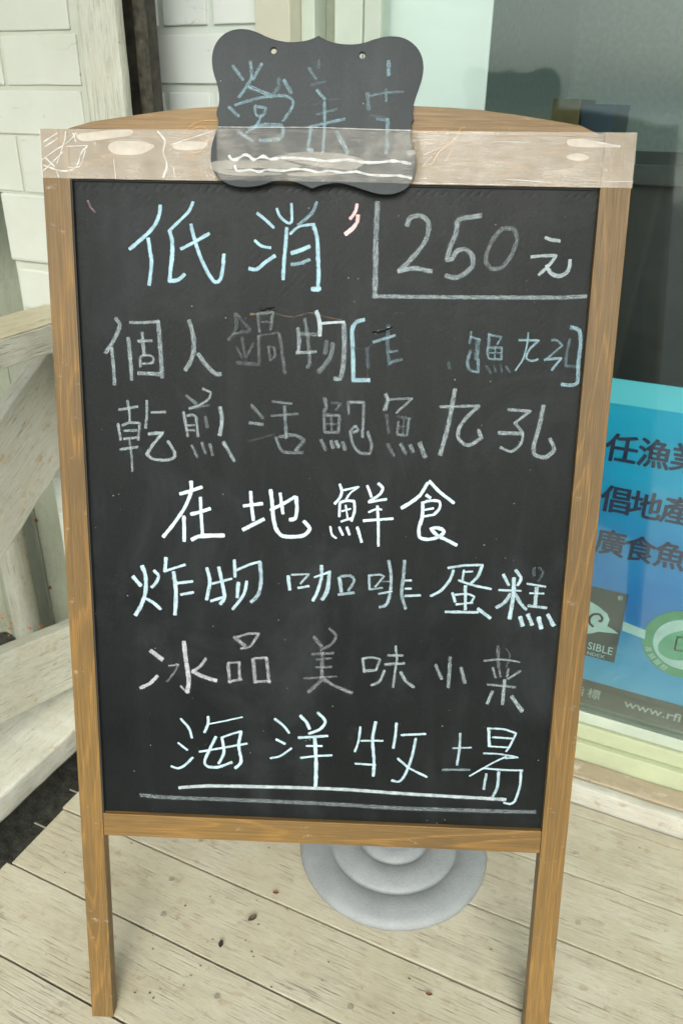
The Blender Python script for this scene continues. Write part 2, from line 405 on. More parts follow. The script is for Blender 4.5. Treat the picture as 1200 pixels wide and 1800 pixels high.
# ================================================================ SETTING
ground = mesh_obj('ground', bm_box(-600, 600, -900, 600, -0.62, -0.60, bevel=0), plain('grey_concrete_ground', (0.22, 0.225, 0.20), 0.8, nscale=0.5, var=0.3), None)
tag(ground, kind='structure')
soil_bm = bmesh.new()
bmesh.ops.create_grid(soil_bm, x_segments=60, y_segments=60, size=0.5)
for v in soil_bm.verts:
    v.co = Vector((-1.05 + v.co.x * 1.2, 0.5 + v.co.y * 2.4, -0.19 + 0.02 * noise.noise(v.co * 9) + 0.012 * noise.noise(v.co * 40)))
soil = mesh_obj('soil', soil_bm, M_['soil'], None, smooth=True); tag(soil, kind='structure')
# an added dark slab under the deck keeps daylight out of the gaps
sub = mesh_obj('deck_gap_block', bm_box(-0.80, 1.45, -0.14, 1.09, -0.16, -0.045, bevel=0), M_['gap_dark'], None); tag(sub, kind='structure')

deck = empty('deck', (-0.2, 0.3, 0), kind='structure')
seams = [-0.152, -0.031, 0.090, 0.212, 0.333, 0.454, 0.5755, 0.6965, 0.8205, 0.9420, 1.0660, 1.0895]
planks = []
for i, (a, b) in enumerate(zip(seams, seams[1:])):
    gap = 0.0021 if i < 9 else 0.0009
    xe = -0.836 + random.uniform(-0.004, 0.004)
    bm = bm_box(xe, 1.5, a + gap * random.uniform(0.5, 1.0), b - gap * random.uniform(0.5, 1.0), -0.032, random.uniform(-0.0012, 0.0), bevel=0.0011, cuts=70, axis=0, jitter=0.0006)
    for v in bm.verts:      # ragged sawn end
        if v.co.x < xe + 0.006: v.co.x += 0.005 * noise.noise(Vector((v.co.y * 70, i, 0)))
    planks.append(mesh_obj('plank', bm, M_['deck'], deck))

def disc_bm(x, y, z, r, h, seg=16, axis=2):
    bm = bmesh.new(); bmesh.ops.create_cone(bm, cap_ends=True, segments=seg, radius1=r, radius2=r * 0.9, depth=h)
    if axis == 0: bmesh.ops.rotate(bm, verts=bm.verts, matrix=Matrix.Rotation(R_(90), 3, 'Y'))
    if axis == 1: bmesh.ops.rotate(bm, verts=bm.verts, matrix=Matrix.Rotation(R_(90), 3, 'X'))
    bmesh.ops.translate(bm, verts=bm.verts, vec=(x, y, z)); return bm
def plank_at(y): return planks[[k for k in range(len(seams) - 1) if seams[k] <= y < seams[k + 1]][0]]
for x, y in ((-0.585, 0.742), (-0.560, 0.605), (0.005, 0.86), (-0.05, 0.748), (-0.42, 0.535), (-0.02, 0.985), (-0.585, 0.66), (-0.075, 0.90), (0.01, 0.66), (-0.045, 0.64), (-0.40, 0.43), (-0.25, 0.60)):
    mesh_obj('screw', disc_bm(x, y, 0.0, 0.0042, 0.0016), plain('old_screw', (0.30, 0.28, 0.22), 0.5, metal=0.3), plank_at(y))
for x, y, z in ((-0.846, 0.742, -0.012), (-0.850, 0.66, -0.014)):
    mesh_obj('nail', disc_bm(x, y, z, 0.0013, 0.035, 8, axis=0), M_['steel'], plank_at(y))

# small droppings, chips and leaf scraps scattered over the boards
bm = bmesh.new()
for k in range(150):
    x, y = random.uniform(-0.83, 0.3), random.uniform(0.30, 1.07); s = random.choice((0.0006, 0.0009, 0.0013, 0.0022))
    if random.random() < 0.5: x = -0.45 + random.gauss(0, 0.13); y = 0.60 + random.gauss(0, 0.07)
    n = 6; a0 = random.random() * 6; e = random.uniform(0.35, 0.9)
    vs = [bm.verts.new((x + s * math.cos(a0 + q * 2 * math.pi / n) * random.uniform(0.6, 1.1), y + e * s * math.sin(a0 + q * 2 * math.pi / n) * random.uniform(0.6, 1.1), 0.0009)) for q in range(n)]
    top = bm.verts.new((x, y, 0.0009 + s * 0.35))
    for q in range(n): bm.faces.new((vs[q], vs[(q + 1) % n], top))
deb = mesh_obj('deck_debris', bm, plain('dry_debris', (0.10, 0.075, 0.045), 0.9, nscale=8, var=0.6), None)
tag(deb, 'tiny dark crumbs and dry scraps scattered over the pale deck boards', 'debris', kind='stuff')
for (x, y, r, rot, colr, lab) in ((-0.425, 0.707, 0.0042, 0.4, (0.30, 0.07, 0.02), 'tiny red-brown leaf scrap on the deck left of the grey disc base'),
                             (-0.435, 0.655, 0.0075, 1.1, (0.13, 0.10, 0.06), 'curled dark leaf on the deck between the left leg and the grey base'),
                             (-0.455, 0.60, 0.006, 2.0, (0.07, 0.06, 0.045), 'small dark curled leaf nearest the left easel leg'),
                             (-0.16, 0.66, 0.0045, 0.3, (0.25, 0.12, 0.05), 'small orange-brown chip on the deck in front of the right leg')):
    bm = bmesh.new(); rows = []
    for i in range(7):
        t = i / 6 * 2 - 1; w = r * 0.55 * (1 - t * t) ** 0.7 + 0.0002
        rows.append([bm.verts.new((x + math.cos(rot) * r * t - math.sin(rot) * w * q, y + math.sin(rot) * r * t + math.cos(rot) * w * q, 0.0022 + 0.0025 * abs(q) + 0.001 * t * t)) for q in (-1, 0, 1)])
    for a, b in zip(rows, rows[1:]):
        for q in (0, 1): bm.faces.new((a[q], a[q + 1], b[q + 1], b[q]))
    bmesh.ops.solidify(bm, geom=bm.faces[:], thickness=0.0004)
    tag(mesh_obj('fallen_leaf', bm, plain('leaf_scrap', colr, 0.8, nscale=200, var=0.4), None), lab, 'leaf', 'leaf scraps on the deck')

# ---------------------------------------------------------------- threshold beam in front of the window
th = empty('wooden_threshold', (0.3, 1.12, 0), 'white weathered timber threshold under the window beside the deck', 'threshold')
box('beam_face', (-0.84, 1.5, 1.0935, 1.112, -0.02, 0.0385), M_['wood_x'], th, bevel=0.004, cuts=60, axis=0, jitter=0.0011)
box('beam_top', (-0.84, 1.5, 1.114, 1.1545, -0.02, 0.0415), painted_wood('worn_threshold_top', 0, base=(0.38, 0.31, 0.215), under=(0.52, 0.48, 0.40), crack=0.35, stain=0.6, peel=0.8), th, bevel=0.003, cuts=60, axis=0, jitter=0.0008)

# ---------------------------------------------------------------- window
win = empty('shop_window', (0.4, 1.17, 0.042), 'large sliding shop window in a pale cream frame behind the chalkboard', 'window')
XR = 2.2
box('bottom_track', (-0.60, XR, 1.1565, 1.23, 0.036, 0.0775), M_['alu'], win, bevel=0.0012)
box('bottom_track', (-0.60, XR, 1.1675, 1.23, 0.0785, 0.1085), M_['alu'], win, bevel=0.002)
box('sash_rail', (-0.5557, XR, 1.1735, 1.20, 0.1095, 0.132), plain('sash_rail_paint', (0.42, 0.47, 0.38), 0.4, nscale=12), win, bevel=0.002)
box('gasket', (-0.4885, XR, 1.1755, 1.1765, 0.132, 0.1345), M_['seal'], win, bevel=0)
box('jamb', (-0.655, -0.600, 1.118, 1.23, 0.0, 2.3), M_['cream'], win, bevel=0.0015)
box('jamb', (-0.5995, -0.5785, 1.150, 1.23, 0.0, 2.3), M_['alu_pale'], win, bevel=0.0015)
box('track_recess', (-0.5780, -0.5560, 1.185, 1.23, 0.109, 2.3), plain('recess_shade_paint', (0.33, 0.36, 0.27), 0.5), win, bevel=0.001)  # shadow of the recess put into its darker frame colour
box('sash_stile', (-0.5557, -0.5140, 1.166, 1.20, 0.1325, 2.3), M_['alu_pale'], win, bevel=0.0015)
box('sash_stile', (-0.5130, -0.4885, 1.170, 1.20, 0.1325, 2.3), M_['alu_pale'], win, bevel=0.0015)
box('glass_pane', (-0.490, XR, 1.1775, 1.1825, 0.125, 2.3), M_['glass'], win, bevel=0)
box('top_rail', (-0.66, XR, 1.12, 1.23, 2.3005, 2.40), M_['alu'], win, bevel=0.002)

# added sky-blocking canopy, then building mass above and beside the window
cn = empty('sky_block_canopy', (0, 0, 2.66), 'unseen flat canopy added over the deck to block the high sky', 'canopy')  # unseen canopy, added to keep the high sky off the deck
box('roof_slab', (-4.0, 6.0, -0.9, 1.235, 2.66, 2.74), plain('canopy_paint', (0.45, 0.46, 0.42), 0.7), cn, bevel=0.004)
box('fascia', (-4.0, 6.0, -0.93, -0.902, 2.60, 2.78), plain('fascia_paint', (0.5, 0.5, 0.45), 0.6), cn, bevel=0.003)
bw = box('shop_wall', (-3.0, 6.0, 1.24, 1.40, 2.41, 3.4), M_['mortar2'], None, bevel=0); tag(bw, 'white painted wall above the shop window', 'wall')
for nme, d in (('room_floor', (-0.95, 5, 1.245, 5, -0.10, -0.05)), ('room_ceiling', (-0.95, 5, 1.41, 5, 2.42, 2.5)), ('room_back_wall', (-1.1, 5.2, 5.01, 5.1, -0.2, 2.6)),
               ('room_side_wall', (-1.0, -0.96, 1.24, 5.005, -0.1, 2.41)), ('room_side_wall', (5.01, 5.1, 1.3, 5, -0.1, 2.5))):
    tag(box(nme, d, M_['room'], None, bevel=0), kind='structure')
bl = box('window_blind', (-0.52, -0.345, 1.212, 1.216, 0.15, 2.25), M_['blind'], None, bevel=0.0008)
tag(bl, 'pale mint white blind panel standing behind the left side of the glass', 'blind')
# things seen dimly on a shelf inside
t_in = empty('counter', (0.4, 2.1, 0), 'dark counter standing inside the shop behind the glass', 'counter')
box('counter_top', (-0.6, 1.8, 1.9, 2.5, 0.94, 0.98), plain('counter_dark', (0.05, 0.06, 0.06), 0.4), t_in)
box('counter_front', (-0.58, 1.78, 1.93, 1.96, -0.05, 0.94), plain('counter_front_dark', (0.03, 0.035, 0.035), 0.6), t_in)
def open_crate(name, x0, x1, y0, y1, z0, z1, mat, lab):
    t = empty(name, ((x0 + x1) / 2, (y0 + y1) / 2, z0), lab, 'crate')
    w = 0.008
    box('side', (x0, x1, y0, y0 + w, z0, z1), mat, t); box('side', (x0, x1, y1 - w, y1, z0, z1), mat, t)
    box('end', (x0, x0 + w, y0 + w + .001, y1 - w - .001, z0, z1), mat, t); box('end', (x1 - w, x1, y0 + w + .001, y1 - w - .001, z0, z1), mat, t)
    box('base', (x0 + w + .001, x1 - w - .001, y0 + w + .001, y1 - w - .001, z0, z0 + w), mat, t)
open_crate('yellow_crate', -0.415, -0.354, 2.0, 2.2, 0.981, 1.100, plain('yellow_plastic', (0.16, 0.135, 0.045), 0.4), 'yellow plastic crate inside the shop, seen through the glass')
open_crate('blue_crate', -0.350, -0.280, 2.0, 2.25, 0.981, 1.090, plain('blue_plastic', (0.025, 0.07, 0.115), 0.4), 'blue plastic crate inside the shop beside the yellow one')

# ---------------------------------------------------------------- poster behind the glass
pt = empty('fishery_poster', (0.3, 1.186, 0.14), 'blue printed poster with dark Chinese lettering stuck inside the window glass', 'poster')
g = G('poster_print'); c = g.n('ShaderNodeTexCoord').outputs['Object']
z = g.n('ShaderNodeSeparateXYZ', {'Vector': c}).outputs[2]; zz = g.rng(z, -0.2975, 0.2975)
nb = g.noise(g.n('ShaderNodeVectorMath', {0: c, 1: (3, 3, 9)}, operation='MULTIPLY').outputs[0], 1, 4, 0.6)
zz = g.math('ADD', zz, g.rng(nb, 0.3, 0.7, -0.05, 0.05))
pc = g.ramp(zz, [(0.0, (0.05, 0.38, 0.60)), (0.22, (0.03, 0.30, 0.56)), (0.33, (0.004, 0.17, 0.50)), (0.5, (0.004, 0.24, 0.58)), (0.72, (0.006, 0.38, 0.66)), (0.92, (0.01, 0.45, 0.68))])
pm = g.pbr(pc, 0.5, None, 0.3)
box('print_sheet', (-0.32, 1.05, 1.1865, 1.1885, 0.1425, 0.7325), pm, pt, bevel=0)
box('top_band', (-0.32, 1.05, 1.1857, 1.1862, 0.6955, 0.7325), plain('poster_light_cyan', (0.16, 0.68, 0.80), 0.5, nscale=8, var=0.1), pt, bevel=0)
box('bottom_band', (-0.32, 1.05, 1.1857, 1.1862, 0.1425, 0.1935), plain('poster_dark_band', (0.035, 0.045, 0.04), 0.5, nscale=8, var=0.1), pt, bevel=0)
def text(body, x, z, size, mat, parent, name, y=1.1850, off=0.0, sx=1.0, align='CENTER', rot=0.0, font_z=None):
    cu = bpy.data.curves.new(name, 'FONT'); cu.body = body; cu.size = size; cu.align_x = align; cu.align_y = 'CENTER'
    cu.extrude = 0.0001; cu.resolution_u = 2
    tmp = bpy.data.objects.new('tmp', cu); COL.objects.link(tmp)
    dg = bpy.context.evaluated_depsgraph_get(); me = bpy.data.meshes.new_from_object(tmp.evaluated_get(dg))
    bpy.data.objects.remove(tmp)
    bm = bmesh.new(); bm.from_mesh(me); bpy.data.meshes.remove(me)
    if not len(bm.verts): bm.free(); return None
    xs = [v.co.x for v in bm.verts]; ys = [v.co.y for v in bm.verts]
    cxm = (min(xs) + max(xs)) / 2 if align == 'CENTER' else (max(xs) if align == 'RIGHT' else min(xs)); cym = (min(ys) + max(ys)) / 2
    ca, sa = math.cos(rot), math.sin(rot)
    for v in bm.verts:
        a, b = (v.co.x - cxm) * sx, v.co.y - cym
        v.co = Vector((x + a * ca - b * sa, y - v.co.z, z + a * sa + b * ca))
    bmesh.ops.recalc_face_normals(bm, faces=bm.faces)
    if off:     # heavy weight: the glyph thickened by shifted layers
        base = bm.copy(); tmpm = bpy.data.meshes.new('t'); base.to_mesh(tmpm); base.free()
        for q in range(8):
            n0 = len(bm.verts); bm.from_mesh(tmpm); bm.verts.ensure_lookup_table()
            for v in bm.verts[n0:]: v.co += Vector((off * math.cos(q * math.pi / 4), 0.00002 * (q + 1), off * 0.8 * math.sin(q * math.pi / 4)))
        bpy.data.meshes.remove(tmpm)
    return mesh_obj(name, bm, mat, parent)
navy = plain('poster_navy_ink', (0.006, 0.022, 0.075), 0.5); mint = plain('poster_pale_ink', (0.42, 0.62, 0.60), 0.5); pgreen = plain('poster_green_ink', (0.07, 0.30, 0.15), 0.5)
for ch, x, z in (('任', -0.0815, 0.6276), ('漁', -0.0344, 0.6280), ('業', 0.0118, 0.6285), ('倡', -0.0758, 0.5428), ('地', -0.0312, 0.5432), ('產', 0.0140, 0.5436),
                 ('廣', -0.0722, 0.4675), ('食', -0.0262, 0.4670), ('魚', 0.0187, 0.4665)):
    text(ch, x, z, 0.0485, navy, pt, 'printed_character', off=0.0011)
logo = box('index_logo', (-0.165, -0.0292, 1.1857, 1.1862, 0.2435, 0.3812), plain('logo_charcoal', (0.045, 0.06, 0.065), 0.5, nscale=6), pt, bevel=0)
def flat_poly(name, pts, mat, parent, y):
    bm = bmesh.new(); f = bm.faces.new([bm.verts.new((a, y, b)) for a, b in pts])
    bmesh.ops.triangulate(bm, faces=[f]); bmesh.ops.solidify(bm, geom=bm.faces[:], thickness=0.0003); bmesh.ops.recalc_face_normals(bm, faces=bm.faces)
    return mesh_obj(name, bm, mat, parent)
flat_poly('wave_emblem', [(-0.165, 0.262), (-0.165, 0.36)] [:0] + [(-0.0887,0.2917),(-0.0923,0.3421),(-0.0889,0.3541),(-0.0711,0.3468),(-0.0556,0.3372),(-0.0500,0.3263),(-0.0517,0.3130),(-0.0422,0.3096),(-0.0323,0.3037),(-0.0460,0.3013),(-0.0635,0.2980),(-0.0730,0.2918),(-0.0841,0.2873)], mint, logo, 1.1848)
def flat_ribbon(name, pts, w, mat, parent, y):
    bm = bmesh.new(); path = smooth_path(pts, 0.002); prev = None
    for i, p in enumerate(path):
        a = path[max(0, i - 1)]; b = path[min(len(path) - 1, i + 1)]; t = (b - a).normalized(); n = Vector((-t.y, t.x)) * w / 2
        cur = (bm.verts.new((p.x + n.x, y, p.y + n.y)), bm.verts.new((p.x - n.x, y, p.y - n.y)))
        if prev: bm.faces.new((prev[0], cur[0], cur[1], prev[1]))
        prev = cur
    bmesh.ops.solidify(bm, geom=bm.faces[:], thickness=0.0002); bmesh.ops.recalc_face_normals(bm, faces=bm.faces)
    return mesh_obj(name, bm, mat, parent)
flat_ribbon('wave_curl', [(-0.0724,0.3050),(-0.0798,0.3107),(-0.0814,0.3215),(-0.0762,0.3295),(-0.0675,0.3321),(-0.0615,0.3260),(-0.0629,0.3191),(-0.0669,0.3195)], 0.0042, plain('logo_charcoal_line', (0.045, 0.06, 0.065), 0.5), logo, 1.1842)
text('SIBLE', -0.0353, 0.2655, 0.0215, mint, logo, 'printed_word', sx=0.86, align='RIGHT', off=0.0001)
text('NDEX', -0.0462, 0.2502, 0.0098, mint, logo, 'printed_word', sx=1.1, align='RIGHT')
text('®', -0.0404, 0.3717, 0.011, mint, logo, 'printed_mark')
flat_poly('white_stripe', [(-0.0287, 0.3293), (0.0080, 0.3230), (0.0093, 0.3060), (-0.0275, 0.3114)], mint, pt, 1.1852)
def ring(name, x, z, r0, r1, y, mat, parent, seg=64):
    bm = bmesh.new(); prev = None; first = None
    for k in range(seg):
        a = 2 * math.pi * k / seg
        cur = (bm.verts.new((x + r1 * math.cos(a), y, z + r1 * math.sin(a))), bm.verts.new((x + r0 * math.cos(a), y, z + r0 * math.sin(a))))
        if prev: bm.faces.new((prev[0], cur[0], cur[1], prev[1]))
        else: first = cur
        prev = cur
    bm.faces.new((prev[0], first[0], first[1], prev[1]))
    r_ = bmesh.ops.extrude_face_region(bm, geom=bm.faces[:])
    bmesh.ops.translate(bm, verts=[q for q in r_['geom'] if isinstance(q, bmesh.types.BMVert)], vec=(0, 0.0003, 0))
    bmesh.ops.recalc_face_normals(bm, faces=bm.faces)
    return mesh_obj(name, bm, mat, parent)
EX, EZ = 0.0690, 0.3125
emb = ring('green_emblem', EX, EZ, 0.0475, 0.0640, 1.1850, pgreen, pt)
ring('pale_ring', EX, EZ, 0.004, 0.0472, 1.1852, mint, emb)
flat_poly('leaf_shape', [(EX + 0.036 * math.cos(a) * (1.05 if math.cos(a) < 0 else .9), EZ + 0.030 * math.sin(a) + 0.012 * math.cos(a)) for a in [k * math.pi / 12 for k in range(24)]], plain('emblem_inner_green', (0.10, 0.36, 0.22), 0.5), emb, 1.1845)
flat_ribbon('letter_outline', [(EX - 0.0125, EZ - 0.012), (EX - 0.0125, EZ + 0.014), (EX + 0.002, EZ + 0.012), (EX + 0.007, EZ + 0.002), (EX + 0.001, EZ - 0.010), (EX - 0.0125, EZ - 0.012)], 0.0022, mint, emb, 1.1838)
for k, ch in enumerate('產銷履歷'):
    a = R_(205 + k * 14)
    text(ch, EX + 0.0555 * math.cos(a), EZ + 0.0555 * math.sin(a), 0.0115, mint, emb, 'printed_character', y=1.1841, rot=a + math.pi / 2)
text('★', EX - 0.008, EZ + 0.0555, 0.012, mint, emb, 'printed_mark', y=1.1841)
pale = plain('poster_grey_ink', (0.34, 0.42, 0.38), 0.5)
text('指', -0.0785, 0.1682, 0.0225, pale, pt, 'printed_character'); text('標', -0.0510, 0.1688, 0.0225, pale, pt, 'printed_character')
text('www.rfi', 0.0003, 0.1680, 0.0235, pale, pt, 'printed_word', sx=1.22, align='LEFT', off=0.0003)

# ---------------------------------------------------------------- white brick wall between post and window
def brick(parent, x0, x1, y, z0, z1, depth, mat, jit=0.0007, bev=0.0035):
    return box('brick', (x0, x1, y, y + depth, z0, z1), mat, parent, bevel=bev, cuts=3, axis=0, jitter=jit)
wb = empty('white_brick_wall', (-0.8, 1.15, 0), 'smooth white painted brick wall between the dark post and the window', 'wall')
box('mortar', (-1.08, -0.656, 1.1445, 1.23, -0.5, 2.4), M_['mortar2'], wb, bevel=0)
zrow = 1.1786; k = 0; rows = []
zz_ = [1.1786 + 0.0755 * q for q in range(-9, 5)]
for q, z0 in enumerate(zz_):
    z0b, z1b = z0 + 0.0045, z0 + 0.0755 - 0.0075
    x = -0.8220 if (q - 9) % 2 == 0 else -0.8650
    if (q - 9) % 2 == 0:
        xs = [(-1.085 + 0.0868 * j + 0.0013, -1.085 + 0.0868 * j + 0.0760) for j in range(5)]
    else:
        xs = [(-1.06 + 0.1736 * j, -1.06 + 0.1736 * j + 0.165) for j in range(3)]
    for (a, b) in xs:
        b = min(b, -0.657)
        if b - a > 0.02: brick(wb, a, b, 1.1385, z0b, z1b, 0.02, M_['brick2'], jit=0.0004, bev=0.002)
# dark leaning timber in the gap
dp = empty('dark_timber_post', (-0.79, 1.05, -0.3), 'dark weathered timber post in the gap beside the white pillar', 'post')
box('timber', (-0.7760, -0.7655, 1.006, 1.024, -0.5, 2.4), plain('dark_brown_timber', (0.085, 0.075, 0.055), 0.8, nscale=90, var=0.6, bump=0.8), dp, bevel=0.003, cuts=60, axis=2, jitter=0.001)
box('void_shade_board', (-0.90, -0.7765, 1.03, 1.06, -0.5, 2.4), M_['gap_dark'], dp, bevel=0.002)  # added dark sheet standing in for the unlit void beside the pillar

# ---------------------------------------------------------------- left pillar
pil = empty('painted_brick_pillar', (-0.9, 1.0, 0), 'cream white painted brick pillar with a timber corner board, behind the railing', 'pillar')
box('mortar', (-1.30, -0.822, 0.9528, 1.055, 0.958, 2.3), M_['mortar'], pil, bevel=0)
box('mortar', (-1.0035, -0.822, 0.954, 1.055, -0.45, 0.957), M_['mortar'], pil, bevel=0)
box('corner_board', (-0.8205, -0.7565, 0.9475, 0.9650, -0.4, 2.3), M_['wood_z'], pil, bevel=0.006, cuts=90, axis=2, jitter=0.0012)
rowz = [(0.9610, 1.0350), (1.0385, 1.0940), (1.1005, 1.1600), (1.1655, 1.2240), (1.2290, 1.2880), (1.2930, 1.3520)]
xof = [0.0, 0.03, -0.02, 0.055, -0.03, 0.02]
for (z0, z1), xo in zip(rowz, xof):
    x = -0.8245 - abs(xo) * 0.2
    first = True; a = x
    ws = [0.130, 0.165, 0.165] if xo <= 0 else [0.165, 0.165, 0.13]
    for w in ws:
        brick(pil, a - w, a, 0.9500, z0, z1, 0.03, M_['brick'], jit=0.0010, bev=0.0016)
        a -= w + 0.006
# lower blocks with the worn ledge
brick(pil, -1.0055, -0.8245, 0.9470, 0.8600, 0.9585, 0.06, M_['brick'], jit=0.0018, bev=0.004)
box('ledge', (-1.30, -1.006, 0.9435, 1.05, 0.9380, 0.9570), M_['wood_worn'], pil, bevel=0.002, cuts=10, axis=0, jitter=0.001) if False else None
brick(pil, -1.0000, -0.8245, 0.9520, 0.7850, 0.8480, 0.05, M_['brick'], jit=0.0018, bev=0.004)
z = 0.772
for q in range(11):
    brick(pil, -1.0020 + 0.003 * (q % 2), -0.8245, 0.9510, z - 0.064, z, 0.05, M_['brick'], jit=0.0016, bev=0.004); z -= 0.071

# ---------------------------------------------------------------- siding behind the railing
sd_ = empty('board_siding', (-1.9, 1.2, -0.5), 'greenish grey vertical board siding behind the white railing', 'wall')
xa = -2.9
edges = [-2.9, -2.62, -2.36, -2.10, -1.88, -1.66, -1.50, -1.338, -1.19, -1.02]
for a, b in zip(edges, edges[1:]):
    box('board', (a + 0.0015, b - 0.0015, 1.2 + random.uniform(0, 0.003), 1.225, -0.6, 2.4), M_['siding'], sd_, bevel=0.002, cuts=30, axis=2, jitter=0.0008)
box('backing', (-2.9, -1.10, 1.227, 1.24, -0.6, 2.4), M_['gap_dark'], sd_, bevel=0)
for (x, z) in ((-1.334, 0.205), (-1.33, 0.02), (-1.50, 0.3)):
    mesh_obj('rusty_nail', disc_bm(x, 1.1985, z, 0.0042, 0.003, 12, axis=1), M_['rust'], sd_)
po = empty('round_white_post', (-1.345, 1.13, -0.6), 'pale weathered round post standing in front of the siding', 'post')
bm = bmesh.new(); bmesh.ops.create_cone(bm, cap_ends=True, segments=28, radius1=0.035, radius2=0.032, depth=0.84)
bmesh.ops.translate(bm, verts=bm.verts, vec=(-1.348, 1.13, -0.17)); mesh_obj('shaft', bm, painted_wood('post_grey_paint', 2, base=(0.34, 0.34, 0.275), under=(0.18, 0.16, 0.12), crack=0.4, stain=0.8, peel=0.8), po, smooth=True)
bm = bmesh.new(); bmesh.ops.create_cone(bm, cap_ends=True, segments=28, radius1=0.034, radius2=0.028, depth=0.02)
bmesh.ops.translate(bm, verts=bm.verts, vec=(-1.348, 1.13, 0.261)); mesh_obj('cap', bm, M_['wood_worn'], po)

# ---------------------------------------------------------------- railing along the deck end
ra = empty('white_wooden_railing', (-0.93, 0.6, -0.2), 'weathered white timber railing with a diagonal brace at the left end of the deck', 'railing')
box('top_rail', (-0.945, -0.850, -0.35, 0.944, 0.757, 0.797), M_['wood_y'], ra, bevel=0.003, cuts=60, axis=1, jitter=0.0014)
box('rail_cap', (-0.943, -0.852, -0.35, 0.942, 0.7972, 0.7992), M_['wood_worn'], ra, bevel=0.0008, cuts=60, axis=1, jitter=0.0006)
def slanted(name, pts, x0, x1, mat):
    bm = bm_prism(pts, 0, x0, x1, bevel=0.003); o = mesh_obj(name, bm, mat, ra); return o
# diagonal brace: YZ outline
g_m = painted_wood('brace_paint', 1, base=(0.54, 0.53, 0.46), under=(0.42, 0.33, 0.20), crack=0.45, stain=0.6, peel=0.95, green=0.08)
def plank_between(name, y0, z0, y1, z1, h, x0, x1, mat):
    """board whose centre line runs (y0,z0)->(y1,z1), height h, built lying along Y then turned so the grain follows it"""
    L = math.hypot(y1 - y0, z1 - z0); bm = bm_box(x0, x1, -L / 2, L / 2, -h / 2, h / 2, bevel=0.003, cuts=40, axis=1, jitter=0.001)
    cx_ = (x0 + x1) / 2; bmesh.ops.translate(bm, verts=bm.verts, vec=(-cx_, 0, 0))
    me = bpy.data.meshes.new(name); bm.to_mesh(me); bm.free(); me.materials.append(mat)
    o = bpy.data.objects.new(name, me); COL.objects.link(o); o.parent = ra
    o.location = Vector((cx_, (y0 + y1) / 2, (z0 + z1) / 2)) - ra.location
    o.rotation_euler = (math.atan2(z1 - z0, y1 - y0), 0, 0); return o
plank_between('diagonal_brace', 0.43, 0.295, 1.02, 0.675, 0.158, -0.985, -0.955, g_m)
plank_between('lower_rail', 0.35, 0.266, 0.95, 0.102, 0.136, -1.03, -1.0, M_['wood_y'])
box('curb_beam', (-1.09, -0.947, -0.3, 1.05, -0.047, 0.004), M_['wood_y'], ra, bevel=0.005, cuts=60, axis=1, jitter=0.0014)
box('kick_board', (-0.948, -0.930, -0.3, 1.02, -0.043, -0.022), M_['wood_y'], ra, bevel=0.002, cuts=60, axis=1, jitter=0.001) if False else None
# glimpse of orange leaves beyond the curb beam
bm = bmesh.new()
for k in range(900):
    c = Vector((random.uniform(-1.5, -1.08), random.uniform(0.5, 1.15), random.uniform(-0.09, -0.03))); s = random.uniform(0.003, 0.007)
    d1 = Vector((random.gauss(0, 1), random.gauss(0, 1), random.gauss(0, 1))).normalized(); d2 = d1.orthogonal().normalized()
    vs = [bm.verts.new(c + d1 * s), bm.verts.new(c + d2 * s * 0.5), bm.verts.new(c - d1 * s), bm.verts.new(c - d2 * s * 0.5)]
    bm.faces.new(vs)
lf = mesh_obj('dry_leaf_litter', bm, plain('orange_dry_leaves', (0.34, 0.10, 0.03), 0.7, nscale=90, var=0.8), None)
tag(lf, 'orange dry leaf litter beyond the curb beam of the railing', 'leaf litter', kind='stuff')

# ---------------------------------------------------------------- grey parasol base on the deck
pb = empty('parasol_base', (-0.295, 0.868, 0), 'round grey plastic parasol base with ring grooves lying on the deck behind the easel', 'parasol base')
prof = [(0.001, 0.046), (0.016, 0.046), (0.018, 0.036), (0.035, 0.0345), (0.049, 0.0315), (0.0525, 0.0270), (0.055, 0.0250), (0.058, 0.0260), (0.062, 0.0290), (0.080, 0.0260), (0.094, 0.0225), (0.0985, 0.0190), (0.1010, 0.0165), (0.1040, 0.0172), (0.108, 0.0200), (0.126, 0.0180), (0.139, 0.0155), (0.146, 0.0120), (0.1500, 0.0075), (0.1515, 0.003), (0.1505, 0.0003)]
bm = bmesh.new(); seg = 120; rings = []
for r, h in prof: rings.append([bm.verts.new((-0.295 + r * math.cos(2 * math.pi * k / seg), 0.868 + r * math.sin(2 * math.pi * k / seg), h)) for k in range(seg)])
for a, b in zip(rings, rings[1:]):
    for k in range(seg): bm.faces.new((a[k], b[k], b[(k + 1) % seg], a[(k + 1) % seg]))
bm.faces.new(rings[0]); bm.faces.new(list(reversed(rings[-1]))); bmesh.ops.recalc_face_normals(bm, faces=bm.faces)
g = G('grey_pebbled_plastic'); c = g.coord(rnd=False); n = g.noise(c, 430, 3, 0.6); d = g.noise(c, 16, 5, 0.6)
col = g.mix(g.rng(d, 0.35, 0.7), (0.225, 0.237, 0.237), (0.175, 0.185, 0.185)); col = g.mix(g.rng(n, 0.5, 0.7, 0, 0.3), col, (0.33, 0.345, 0.35))
vo = g.n('ShaderNodeTexVoronoi', {'Vector': c, 'Scale': 260.0})
gm = g.pbr(col, 0.6, g.bump(g.math('ADD', n, vo.outputs['Distance']), 0.45, 0.0006), 0.5)
mesh_obj('disc', bm, gm, pb, smooth=True)
bm = disc_bm(-0.295, 0.868, 0.0635, 0.014, 0.034, 32); mesh_obj('tube_socket', bm, gm, pb)

